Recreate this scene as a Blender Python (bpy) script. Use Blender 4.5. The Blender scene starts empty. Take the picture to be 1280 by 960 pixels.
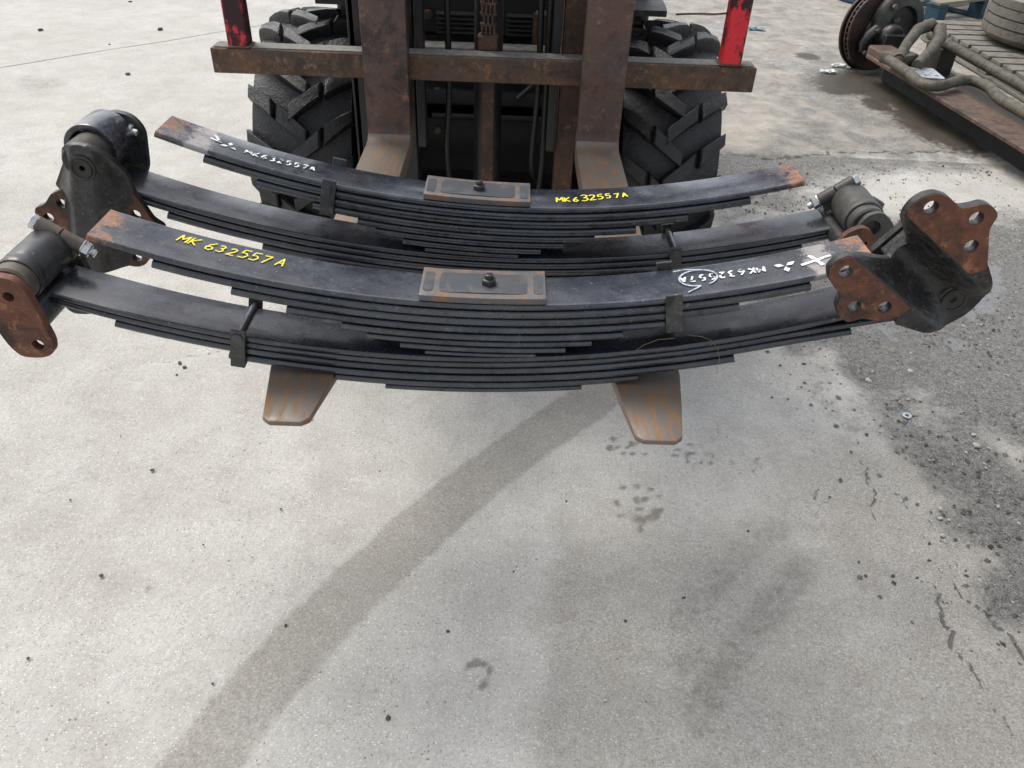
import bpy, bmesh, math, random
import numpy as np
from mathutils import Vector, Matrix
from mathutils.geometry import tessellate_polygon

random.seed(7)
rng = np.random.default_rng(7)
sc = bpy.context.scene
COL = sc.collection
PI = math.pi

# ------------------------------------------------------------------ camera
cam_d = bpy.data.cameras.new("camera")
cam = bpy.data.objects.new("camera", cam_d)
COL.objects.link(cam)
cam_d.sensor_width = 36.0
cam_d.lens = 27.84
cam_d.clip_start = 0.05
cam_d.clip_end = 500
Rm = Matrix(((0.99938, -0.0321, -0.01358), (0.00815, 0.59913, -0.80061), (0.03384, 0.80000, 0.59902)))
q = Rm.to_quaternion()
cam.matrix_world = Matrix.Translation((0.040, -2.020, 1.342)) @ q.to_matrix().to_4x4()
sc.camera = cam

# ------------------------------------------------------------------ sky, sun, exposure
SUN_EL, SUN_AZ = math.radians(57), math.radians(312)     # azimuth measured clockwise from +Y
world = bpy.data.worlds.new("World")
sc.world = world
world.use_nodes = True
wn = world.node_tree.nodes
wl = world.node_tree.links
bg = wn["Background"]
sky = wn.new("ShaderNodeTexSky")
sky.sky_type = 'NISHITA'
sky.sun_disc = False
sky.sun_elevation = SUN_EL
sky.sun_rotation = SUN_AZ
sky.air_density = 1.0
sky.dust_density = 3.0
sky.ozone_density = 1.0
hs = wn.new("ShaderNodeHueSaturation")
hs.inputs["Saturation"].default_value = 0.36          # bright overcast: the blue is washed out
wl.new(sky.outputs[0], hs.inputs["Color"])
wl.new(hs.outputs[0], bg.inputs[0])
bg.inputs[1].default_value = 0.14
sun_d = bpy.data.lights.new("sun", 'SUN')
sun_d.energy = 1.2
sun_d.angle = math.radians(25)
sun_d.color = (1.0, 0.93, 0.82)
sun = bpy.data.objects.new("sun", sun_d)
COL.objects.link(sun)
sd = Vector((math.sin(SUN_AZ) * math.cos(SUN_EL), math.cos(SUN_AZ) * math.cos(SUN_EL), math.sin(SUN_EL)))
sun.rotation_euler = (-sd).to_track_quat('-Z', 'Y').to_euler()
sun.location = sd * 20
sc.view_settings.view_transform = 'Standard'
sc.view_settings.look = 'None'
sc.view_settings.gamma = 1
sc.view_settings.use_curve_mapping = False
sc.view_settings.exposure = 0.86


# ------------------------------------------------------------------ material helpers
class G:
    """tiny wrapper round a node tree"""
    def __init__(s, name):
        s.m = bpy.data.materials.new(name)
        s.m.use_nodes = True
        s.t = s.m.node_tree
        s.b = s.t.nodes["Principled BSDF"]

    def n(s, typ, ins=None, **props):
        nd = s.t.nodes.new(typ)
        for k, v in props.items():
            setattr(nd, k, v)
        for k, v in (ins or {}).items():
            s.put(nd.inputs[k], v)
        return nd

    def put(s, sock, v):
        if isinstance(v, bpy.types.NodeSocket):
            s.t.links.new(v, sock)
        elif isinstance(v, tuple) and len(v) == 3 and sock.type == 'RGBA':
            sock.default_value = (*v, 1)
        else:
            sock.default_value = v

    def coord(s, kind='Object', scale=(1, 1, 1), jitter=True):
        c = s.n("ShaderNodeTexCoord").outputs[kind] if kind != 'World' else s.n("ShaderNodeNewGeometry").outputs["Position"]
        mp = s.n("ShaderNodeMapping", {"Vector": c, "Scale": scale})
        if jitter and kind != 'World':
            r = s.n("ShaderNodeObjectInfo").outputs["Random"]
            cm = s.n("ShaderNodeCombineXYZ", {0: s.m_('MULTIPLY', r, 7.3), 1: s.m_('MULTIPLY', r, 3.1), 2: s.m_('MULTIPLY', r, 11.7)})
            s.t.links.new(cm.outputs[0], mp.inputs["Location"])
        return mp.outputs[0]

    def noise(s, vec, scale, detail=4, rough=0.55, dist=0.0):
        return s.n("ShaderNodeTexNoise", {"Vector": vec, "Scale": scale, "Detail": detail, "Roughness": rough, "Distortion": dist}).outputs["Fac"]

    def vor(s, vec, scale, feat='F1', out='Distance'):
        return s.n("ShaderNodeTexVoronoi", {"Vector": vec, "Scale": scale}, feature=feat).outputs[out]

    def m_(s, op, a, b=0.0, c=0.0, clamp=False):
        nd = s.n("ShaderNodeMath", operation=op, use_clamp=clamp)
        for i, v in enumerate((a, b, c)):
            s.put(nd.inputs[i], v)
        return nd.outputs[0]

    def ss(s, v, a, b, lo=0.0, hi=1.0):
        nd = s.n("ShaderNodeMapRange", {"Value": v, "From Min": a, "From Max": b, "To Min": lo, "To Max": hi}, interpolation_type='SMOOTHSTEP')
        return nd.outputs[0]

    def mix(s, f, a, b, mode='MIX'):
        nd = s.n("ShaderNodeMix", data_type='RGBA', blend_type=mode)
        s.put(nd.inputs[0], f)
        s.put(nd.inputs[6], a)
        s.put(nd.inputs[7], b)
        return nd.outputs[2]

    def attr(s, name):
        return s.n("ShaderNodeAttribute", attribute_name=name).outputs["Fac"]

    def bump(s, h, strength, dist):
        nd = s.n("ShaderNodeBump", {"Strength": strength, "Distance": dist, "Height": h})
        s.t.links.new(nd.outputs[0], s.b.inputs["Normal"])

    def out(s, color, rough=0.5, metal=0.0, spec=0.5):
        s.put(s.b.inputs["Base Color"], color)
        s.put(s.b.inputs["Roughness"], rough)
        s.put(s.b.inputs["Metallic"], metal)
        s.put(s.b.inputs["Specular IOR Level"], spec)
        return s.m


M = {}


def mat_concrete():
    g = G("concrete")
    p = g.coord('World')
    big = g.noise(p, 1.3, 5, 0.6)
    mid = g.noise(p, 9, 6, 0.6)
    fine = g.noise(p, 160, 4, 0.65)
    col = g.mix(g.ss(big, .35, .65), (.438, .428, .394), (.512, .503, .470))
    col = g.mix(g.ss(mid, .35, .75, 0, .5), col, (.325, .308, .28))
    col = g.mix(g.ss(g.noise(p, 3.4, 9, .68, .4), .48, .72, 0, .45), col, (.30, .285, .258))
    col = g.mix(g.ss(g.noise(p, 5.1, 8, .7, .3), .5, .72, 0, .35), col, (.56, .556, .545))
    # brushed finish: faint streaks
    pb = g.coord('World', (60, 6, 1))
    col = g.mix(g.ss(g.noise(pb, 3, 3), .35, .7, 0, .2), col, (.30, .292, .275))
    col = g.mix(g.ss(fine, .42, .68, 0, .34), col, (.235, .225, .205))
    grain = g.noise(p, 620, 3, .7)
    clump = g.ss(g.noise(p, 13, 6, .75), .3, .7, .25, .95)
    col = g.mix(g.m_('MULTIPLY', clump, g.ss(grain, .54, .68, 0, .62)), col, (.66, .65, .63))
    col = g.mix(g.m_('MULTIPLY', clump, g.ss(grain, .45, .33, 0, .68)), col, (.16, .153, .138))
    blot = g.noise(p, 38, 7, .78)
    col = g.mix(g.ss(blot, .52, .72, 0, .42), col, (.26, .245, .215))
    scuf = g.noise(g.coord('World', (1.0, 2.2, 1)), 11, 9, .74, .8)
    col = g.mix(g.ss(scuf, .56, .70, 0, .38), col, (.235, .218, .188))
    col = g.mix(g.ss(scuf, .42, .30, 0, .40), col, (.58, .575, .56))
    aggr = g.m_('MULTIPLY', g.ss(g.vor(p, 150), .10, .22, 1, 0), g.ss(g.noise(p, 21, 3), .46, .6))
    col = g.mix(g.m_('MULTIPLY', aggr, .45), col, (.17, .16, .145))
    vv = g.n("ShaderNodeTexVoronoi", {"Vector": p, "Scale": 210})
    vr = g.n("ShaderNodeSeparateColor", {0: vv.outputs["Color"]})
    dot = g.ss(vv.outputs["Distance"], .20, .42, 1, 0)
    col = g.mix(g.m_('MULTIPLY', dot, g.m_('MULTIPLY', g.ss(vr.outputs[0], .74, .82, 0, .8), g.ss(g.noise(p, 8, 6, .75), .34, .64, .2, 1))), col, (.12, .112, .098))
    col = g.mix(g.m_('MULTIPLY', dot, g.ss(vr.outputs[1], .74, .80, 0, .70)), col, (.70, .69, .67))
    v2 = g.n("ShaderNodeTexVoronoi", {"Vector": p, "Scale": 92})
    v2r = g.n("ShaderNodeSeparateColor", {0: v2.outputs["Color"]})
    col = g.mix(g.m_('MULTIPLY', g.ss(v2.outputs["Distance"], .14, .30, 1, 0), g.m_('MULTIPLY', g.ss(v2r.outputs[0], .88, .92, 0, .75), g.ss(g.noise(p, 4.5, 5, .7), .46, .62))), col, (.085, .078, .066))
    # dark flecks of dirt
    fl_ = g.m_('MULTIPLY', g.ss(g.vor(p, 46), .0, .085, 1, 0), g.ss(g.noise(p, 17, 3), .5, .58))
    col = g.mix(g.m_('MULTIPLY', fl_, .85), col, (.07, .064, .055))
    # pits
    pit = g.ss(g.vor(p, 95), .0, .16, 1, 0)
    pit = g.m_('MULTIPLY', pit, g.ss(g.noise(p, 30, 2), .52, .62))
    col = g.mix(g.m_('MULTIPLY', pit, .6), col, (.13, .122, .11))
    # damp tyre track
    brk = g.m_('SUBTRACT', g.noise(p, 26, 6, .7), .5)
    tr = g.m_('ADD', g.attr("track"), g.m_('MULTIPLY', g.m_('ADD', brk, g.m_('MULTIPLY', g.m_('SUBTRACT', g.noise(p, 7, 8, .74), .5), .9)), .95))
    tr = g.ss(tr, .14, .74)
    tr = g.m_('MULTIPLY', tr, g.ss(g.noise(p, 210, 4, .75), .36, .64, 1.0, .42))
    col = g.mix(g.m_('MULTIPLY', tr, .70), col, (.165, .152, .125))
    # broad brown dirt
    br = g.ss(g.m_('ADD', g.attr("brown"), g.m_('MULTIPLY', g.m_('ADD', brk, g.m_('SUBTRACT', g.noise(p, 5, 7, .72), .5)), .7)), .05, .9)
    br = g.m_('MULTIPLY', br, g.ss(g.noise(p, 240, 3, .7), .3, .65, 1.0, .3))
    col = g.mix(g.m_('MULTIPLY', br, .85), col, (.165, .149, .12))
    # stains with their own shape
    st = g.ss(g.m_('ADD', g.attr("stain"), g.m_('MULTIPLY', g.m_('SUBTRACT', g.noise(p, 48, 7, .8), .5), 1.1)), .22, .8)
    col = g.mix(g.m_('MULTIPLY', st, .7), col, (.115, .106, .09))
    # grit and mud on the right-hand side
    dn = g.m_('ADD', g.attr("dirt"), g.m_('MULTIPLY', g.m_('SUBTRACT', g.noise(p, 6, 9, .74, .3), .5), 1.25))
    d = g.m_('MULTIPLY', g.ss(dn, .22, .70), g.ss(g.attr("dirt"), .02, .2))
    mud = g.mix(g.ss(g.noise(p, 55, 6, .75), .38, .62), (.082, .080, .077), (.195, .190, .178))
    mud = g.mix(g.ss(g.noise(p, 330, 3, .7), .54, .64, 0, .85), mud, (.42, .41, .39))
    mv = g.n("ShaderNodeTexVoronoi", {"Vector": p, "Scale": 120})
    mr = g.n("ShaderNodeSeparateColor", {0: mv.outputs["Color"]})
    md = g.ss(mv.outputs["Distance"], .25, .45, 1, 0)
    mud = g.mix(g.m_('MULTIPLY', md, g.ss(mr.outputs[0], .70, .76, 0, .8)), mud, (.34, .33, .31))
    mud = g.mix(g.m_('MULTIPLY', md, g.ss(mr.outputs[1], .70, .76, 0, .85)), mud, (.03, .029, .027))
    mud = g.mix(g.ss(g.noise(p, 330, 3, .7), .44, .34, 0, .8), mud, (.035, .034, .032))
    col = g.mix(g.m_('MULTIPLY', d, .9), col, mud)
    # yellowish old concrete beyond the crack
    col = g.mix(g.m_('MULTIPLY', g.m_('MULTIPLY', g.attr("old"), g.m_('SUBTRACT', 1.0, g.m_('MULTIPLY', d, .85))), g.ss(mid, .3, .7, .25, .75)), col, (.29, .252, .195))
    # oil stains, plus painted shade between axle beam and pallet
    oil_shade = g.ss(g.m_('ADD', g.attr("oil"), g.m_('MULTIPLY', brk, .9)), .3, .6)
    col = g.mix(g.m_('MULTIPLY', oil_shade, .9), col, (.032, .023, .013))
    # wandering hairline cracks
    crk = g.attr("crack")
    cw = g.ss(g.m_('ADD', crk, g.m_('MULTIPLY', g.m_('SUBTRACT', g.noise(p, 90, 4, .7), .5), .9)), .55, .8)
    col = g.mix(g.m_('MULTIPLY', cw, .72), col, (.06, .055, .048))
    wet = g.ss(g.m_('ADD', g.m_('ADD', g.attr("wet"), g.m_('MULTIPLY', g.attr("dirt"), .20)), g.m_('MULTIPLY', g.m_('SUBTRACT', g.noise(p, 14, 6, .7), .5), 1.1)), .42, .62)
    col = g.mix(g.m_('MULTIPLY', wet, .5), col, (.15, .15, .15))
    r = g.m_('SUBTRACT', .9, g.m_('MULTIPLY', d, .12))
    r = g.m_('SUBTRACT', r, g.m_('MULTIPLY', oil_shade, .3))
    r = g.m_('SUBTRACT', r, g.m_('MULTIPLY', wet, .74), clamp=True)
    h = g.m_('ADD', g.m_('MULTIPLY', fine, .5), g.m_('MULTIPLY', g.noise(p, 40, 5, .65), .5))
    h = g.m_('SUBTRACT', h, g.m_('MULTIPLY', pit, .5))
    rough_h = g.m_('MULTIPLY', g.noise(p, 75, 6, .8), g.m_('MULTIPLY', d, 3.2))
    h = g.m_('ADD', h, rough_h)
    h = g.m_('SUBTRACT', h, g.m_('MULTIPLY', cw, 1.2))
    h = g.m_('MULTIPLY', h, g.m_('SUBTRACT', 1.0, g.m_('MULTIPLY', wet, .95)))
    g.bump(h, .7, .0045)
    return g.out(col, r, 0, .35)


def mat_spring(name="spring_paint", base=(.0090, .0130, .0205), dust=.46, rough=.24, rustk=1.0, coat=.0, grain=.22):
    g = G(name)
    p = g.coord()
    pl = g.coord('Object', (6, 60, 60))
    col = g.mix(g.ss(g.noise(p, 7, 5, .6), .35, .7), base, tuple(c * 1.9 for c in base))
    # grey scuffs and dust
    sc1 = g.ss(g.noise(p, 13, 9, .78), .5, .72)
    col = g.mix(g.m_('MULTIPLY', sc1, dust), col, (.085, .105, .14))
    sp = g.ss(g.noise(p, 150, 4, .7), .62, .72)
    col = g.mix(g.m_('MULTIPLY', sp, dust), col, (.33, .31, .28))
    smear = g.ss(g.noise(g.coord('Object', (1, 2.5, 2.5)), 26, 9, .8, .6), .54, .68)
    col = g.mix(g.m_('MULTIPLY', smear, dust * .5), col, (.16, .165, .17))
    # brown grime dragged along the leaf
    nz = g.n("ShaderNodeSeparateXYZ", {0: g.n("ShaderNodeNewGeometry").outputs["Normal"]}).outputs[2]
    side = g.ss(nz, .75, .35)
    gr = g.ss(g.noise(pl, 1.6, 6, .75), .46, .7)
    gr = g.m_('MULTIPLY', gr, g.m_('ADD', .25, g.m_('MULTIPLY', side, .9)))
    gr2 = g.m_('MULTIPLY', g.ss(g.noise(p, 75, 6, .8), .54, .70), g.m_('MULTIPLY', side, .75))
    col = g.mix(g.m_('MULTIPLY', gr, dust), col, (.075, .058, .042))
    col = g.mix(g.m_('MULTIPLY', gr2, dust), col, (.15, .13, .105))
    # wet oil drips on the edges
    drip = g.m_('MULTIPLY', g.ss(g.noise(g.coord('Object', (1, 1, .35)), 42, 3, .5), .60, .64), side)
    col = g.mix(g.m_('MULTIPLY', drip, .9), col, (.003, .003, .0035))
    # rust spots + rust at the bare ends
    rs = g.ss(g.noise(p, 48, 5, .7), .715, .76)
    rs = g.m_('MULTIPLY', rs, rustk)
    ra = g.attr("rust")
    rn = g.noise(p, 58, 9, .8)
    re = g.ss(g.m_('ADD', ra, g.m_('MULTIPLY', g.m_('SUBTRACT', rn, .5), 2.6)), .72, 1.0)
    re = g.m_('MULTIPLY', re, g.ss(ra, 0.02, .25))
    sand = g.ss(g.m_('ADD', g.attr("bare"), g.m_('MULTIPLY', g.m_('SUBTRACT', g.noise(p, 70, 6, .8), .5), 1.8)), .6, .85)
    sand = g.m_('MULTIPLY', sand, g.ss(g.attr("bare"), .05, .3))
    col = g.mix(g.m_('MULTIPLY', sand, .7), col, (.36, .33, .31))
    rust = g.mix(g.ss(g.noise(p, 60, 5, .75), .35, .65), (.15, .062, .032), (.34, .15, .07))
    k = g.m_('MAXIMUM', rs, re)
    col = g.mix(k, col, rust)
    r = g.m_('ADD', g.ss(g.noise(p, 30, 5, .7), .3, .7, rough - .07, rough + .12), g.m_('MULTIPLY', g.m_('MAXIMUM', k, gr), .3), clamp=True)
    g.bump(g.m_('ADD', g.m_('MULTIPLY', g.noise(p, 130, 4, .65), .6), g.m_('MULTIPLY', k, .8)), grain, .0012 if grain < .3 else .0025)
    g.put(g.b.inputs["Coat Weight"], g.m_('MULTIPLY', g.ss(g.noise(p, 9, 6, .7), .35, .65, coat * .35, coat), g.m_('SUBTRACT', 1.0, g.m_('MAXIMUM', k, g.m_('MULTIPLY', gr2, .7)))))
    g.put(g.b.inputs["Coat Roughness"], g.ss(g.noise(p, 24, 6, .75), .35, .7, .08, .32))
    return g.out(col, r, 0, .6)


def mat_rust(name, c1, c2, c3, spots=.5, rough=.75, metal=0.0, scale=1.0):
    g = G(name)
    p = g.coord()
    n1 = g.noise(p, 14 * scale, 8, .7)
    n2 = g.noise(p, 90 * scale, 5, .7)
    col = g.mix(g.ss(n1, .35, .65), c1, c2)
    col = g.mix(g.ss(n2, .5, .72, 0, spots), col, c3)
    col = g.mix(g.ss(g.noise(p, 33 * scale, 6, .7), .55, .7, 0, .7), col, tuple(c * .45 for c in c1))
    col = g.mix(g.ss(g.noise(p, 11 * scale, 9, .75, .4), .50, .62, 0, .7), col, (.024, .020, .018))
    col = g.mix(g.ss(g.noise(p, 34 * scale, 8, .8), .55, .66, 0, .6), col, tuple(min(1, c * 1.45 + .02) for c in c3))
    g.bump(g.m_('ADD', n2, g.noise(p, 30 * scale, 6, .7)), .5, .0018)
    return g.out(col, g.ss(n1, .3, .7, rough - .12, rough + .1), metal, .4)


def mat_worn(name, base, under, scratch, amount=.6, rough=.45, stretch=(1, 1, 1), metal=0.0, thr=(.5, .62), scale=1.0):
    """paint or bright steel worn through to something else"""
    g = G(name)
    p = g.coord('Object', stretch)
    n = g.noise(p, 22 * scale, 9, .75)
    k = g.m_('MULTIPLY', g.ss(n, thr[0], thr[1]), amount)
    col = g.mix(g.noise(p, 6, 4), base, tuple(min(1, c * 1.45) for c in base))
    col = g.mix(k, col, under)
    sp = g.ss(g.noise(p, 120 * scale, 4, .7), .62, .72)
    col = g.mix(g.m_('MULTIPLY', sp, .55), col, scratch)
    g.bump(g.m_('ADD', g.m_('MULTIPLY', k, -1), g.m_('MULTIPLY', g.noise(p, 160, 3), .4)), .3, .001)
    return g.out(col, g.m_('ADD', rough, g.m_('MULTIPLY', k, .25)), metal, .45)


def mat_simple(name, c, rough=.5, metal=0.0, var=.35, scale=40, spec=.5):
    g = G(name)
    p = g.coord()
    n = g.noise(p, scale, 6, .7)
    col = g.mix(g.ss(n, .3, .7), tuple(x * (1 - var) for x in c), tuple(min(1, x * (1 + var)) for x in c))
    g.bump(g.noise(p, scale * 4, 4, .7), .2, .0012)
    return g.out(col, g.ss(n, .3, .7, max(.05, rough - .1), min(1, rough + .1)), metal, spec)


def mat_tyre(name, base=(.0065, .0067, .0074), dust=(.13, .123, .112), amt=.26):
    g = G(name)
    p = g.coord()
    n = g.noise(p, 18, 7, .72)
    col = g.mix(g.ss(n, .3, .7), base, tuple(c * 2.0 for c in base))
    col = g.mix(g.m_('MULTIPLY', g.ss(g.noise(p, 130, 5, .75), .52, .72), amt), col, dust)
    col = g.mix(g.m_('MULTIPLY', g.ss(g.noise(p, 6, 6, .7), .5, .75), amt * .7), col, tuple(c * .6 for c in dust))
    g.bump(g.m_('ADD', g.noise(p, 90, 6, .8), g.m_('MULTIPLY', g.noise(p, 22, 4, .7), 1.5)), .8, .004)
    return g.out(col, g.ss(n, .3, .7, .2, .5), 0, .55)


def mat_wood(name, a, b, c):
    g = G(name)
    p = g.coord('Object', (3, 40, 40))
    n = g.noise(p, 2.2, 7, .7)
    col = g.mix(g.ss(n, .3, .7), a, b)
    col = g.mix(g.ss(g.noise(g.coord(), 12, 5), .5, .7, 0, .7), col, c)
    g.bump(n, .5, .003)
    return g.out(col, .85, 0, .25)


M['concrete'] = mat_concrete()
M['soil'] = mat_simple("soil", (.05, .045, .038), .95, 0, .4, 30)
M['spring'] = mat_spring(coat=.9)
M['spring_clean'] = mat_spring("spring_paint_clean", (.0085, .0115, .0170), .32, .27, .6, .8)
M['spring_edge'] = mat_spring("clip_paint", (.016, .018, .018), .9, .45, .6)
M['plate'] = mat_worn("spacer_steel", (.042, .047, .055), (.12, .105, .09), (.2, .2, .2), .4, .4)
M['plate_rim'] = mat_worn("spacer_rim", (.072, .074, .080), (.21, .115, .055), (.27, .23, .15), .9, .45, thr=(.46, .62), scale=2.2)
M['rust_face'] = mat_rust("rusted_face", (.150, .056, .030), (.085, .038, .026), (.26, .105, .045), .65, .7)
M['cast_black'] = mat_spring("cast_black", (.0075, .0078, .0082), .5, .40, .35, 0, .75)
M['barrel'] = mat_spring("barrel_paint", (.020, .021, .024), .4, .33, .4)
M['barrel_grey'] = mat_simple("dusty_barrel", (.062, .060, .055), .55, 0, .35, 25)
M['bush'] = mat_simple("rubber_bush", (.030, .027, .022), .62, 0, .5, 60)
M['collar'] = mat_simple("rusty_collar", (.10, .082, .066), .6, .2, .35, 40)
M['zinc'] = mat_simple("zinc_bolt", (.55, .56, .55), .28, .9, .2, 90)
M['dark_bolt'] = mat_simple("black_bolt", (.018, .018, .019), .38, 0, .4, 90)
M['fork'] = mat_worn("fork_steel", (.135, .114, .096), (.26, .125, .045), (.05, .042, .036), .85, .45, (3.2, .55, 3.2), .2, (.49, .60), 1.7)
M['fork_shank'] = mat_rust("fork_shank", (.110, .058, .040), (.066, .054, .052), (.18, .092, .052), .65, .42, .25, .7)
M['carriage'] = mat_rust("carriage_rust", (.120, .064, .038), (.062, .047, .038), (.24, .125, .052), .75, .5, .2, .8)
M['carriage_top'] = mat_simple("carriage_dust", (.16, .155, .14), .8, 0, .35, 60)
M['red'] = mat_worn("red_paint", (.55, .018, .03), (.014, .012, .012), (.05, .015, .015), .97, .42, (1, 1, .45), 0, (.47, .53), 1.0)
M['red_dark'] = mat_worn("red_paint_mostly_gone", (.48, .018, .03), (.016, .012, .012), (.06, .02, .02), .97, .5, (1, 1, .5), 0, (.43, .49), 1.1)
M['mast'] = mat_worn("mast_black", (.0085, .009, .0105), (.042, .028, .02), (.07, .066, .06), .7, .4, (1, 1, .3))
M['mast_rust'] = mat_rust("mast_rust", (.095, .040, .022), (.04, .027, .021), (.16, .07, .03), .5, .6, .1, .5)
M['chassis'] = mat_simple("chassis_grey", (.022, .0225, .021), .65, 0, .5, 20)
M['dark'] = mat_simple("chassis_dark", (.006, .006, .006), .7, 0, .5, 20)
M['pale'] = mat_simple("dusty_ledge", (.22, .21, .185), .85, 0, .35, 30)
M['chain'] = mat_rust("chain_rust", (.10, .05, .028), (.06, .038, .027), (.18, .09, .045), .5, .6, .2, 2)
M['tyre'] = mat_tyre("forklift_tyre")
M['truck_tyre'] = mat_tyre("truck_tyre", (.075, .068, .054), (.20, .18, .145), .75)
M['rim'] = mat_simple("wheel_rim", (.28, .27, .25), .5, .2, .3, 20)
M['yellow'] = mat_worn("yellow_paint_pen", (.62, .54, .03), (.05, .05, .04), (.3, .27, .05), .75, .6, thr=(.56, .66), scale=4)
M['white'] = mat_worn("white_stencil", (.58, .60, .60), (.05, .055, .065), (.28, .28, .29), .85, .65, thr=(.50, .60), scale=3.4)
M['chalk'] = mat_worn("chalk_line", (.34, .40, .46), (.05, .055, .065), (.45, .3, .22), .8, .8, thr=(.5, .6), scale=4)
M['wood'] = mat_wood("pallet_wood", (.135, .128, .110), (.22, .21, .185), (.06, .056, .047))
M['blue'] = mat_worn("blue_paint", (.008, .042, .072), (.08, .07, .052), (.16, .16, .14), .75, .7, (1, 3, 3))
M['wood_top'] = mat_wood("blue_pallet_top", (.24, .215, .165), (.17, .16, .12), (.08, .12, .15))
M['dark_wood'] = mat_wood("dark_timber", (.035, .032, .027), (.05, .046, .04), (.025, .023, .02))  # bearer wood darkened to carry the shadow below the pipe
M['axle'] = mat_rust("axle_rust", (.115, .070, .048), (.070, .052, .044), (.19, .11, .065), .6, .75, .1, .9)
M['mudpipe'] = mat_rust("muddy_pipe", (.10, .09, .068), (.062, .057, .045), (.16, .142, .105), .5, .7, 0, 1.6)
M['hub'] = mat_simple("hub_grey", (.036, .036, .032), .5, .3, .6, 16)
M['disc'] = mat_rust("brake_disc", (.060, .033, .026), (.035, .024, .021), (.10, .05, .035), .5, .5, .4, .6)
M['alu'] = mat_simple("bright_plate", (.50, .52, .54), .35, .7, .25, 30)
M['pebble'] = mat_simple("pebble_dark", (.05, .048, .044), .8, 0, .5, 200)
M['pebble_pale'] = mat_simple("pebble_pale", (.38, .37, .34), .85, 0, .3, 200)
M['grit'] = mat_simple("grit", (.12, .115, .105), .9, 0, .8, 25)
M['straw'] = mat_simple("straw", (.24, .18, .10), .7, 0, .3, 60)
M['teal'] = mat_simple("teal_plastic", (.03, .16, .22), .4, 0, .3, 60)
M['foil'] = mat_simple("clear_plastic", (.55, .58, .58), .18, .2, .25, 60)
M['cable'] = mat_simple("black_cable", (.006, .006, .006), .5, 0, .3, 60)


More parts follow.
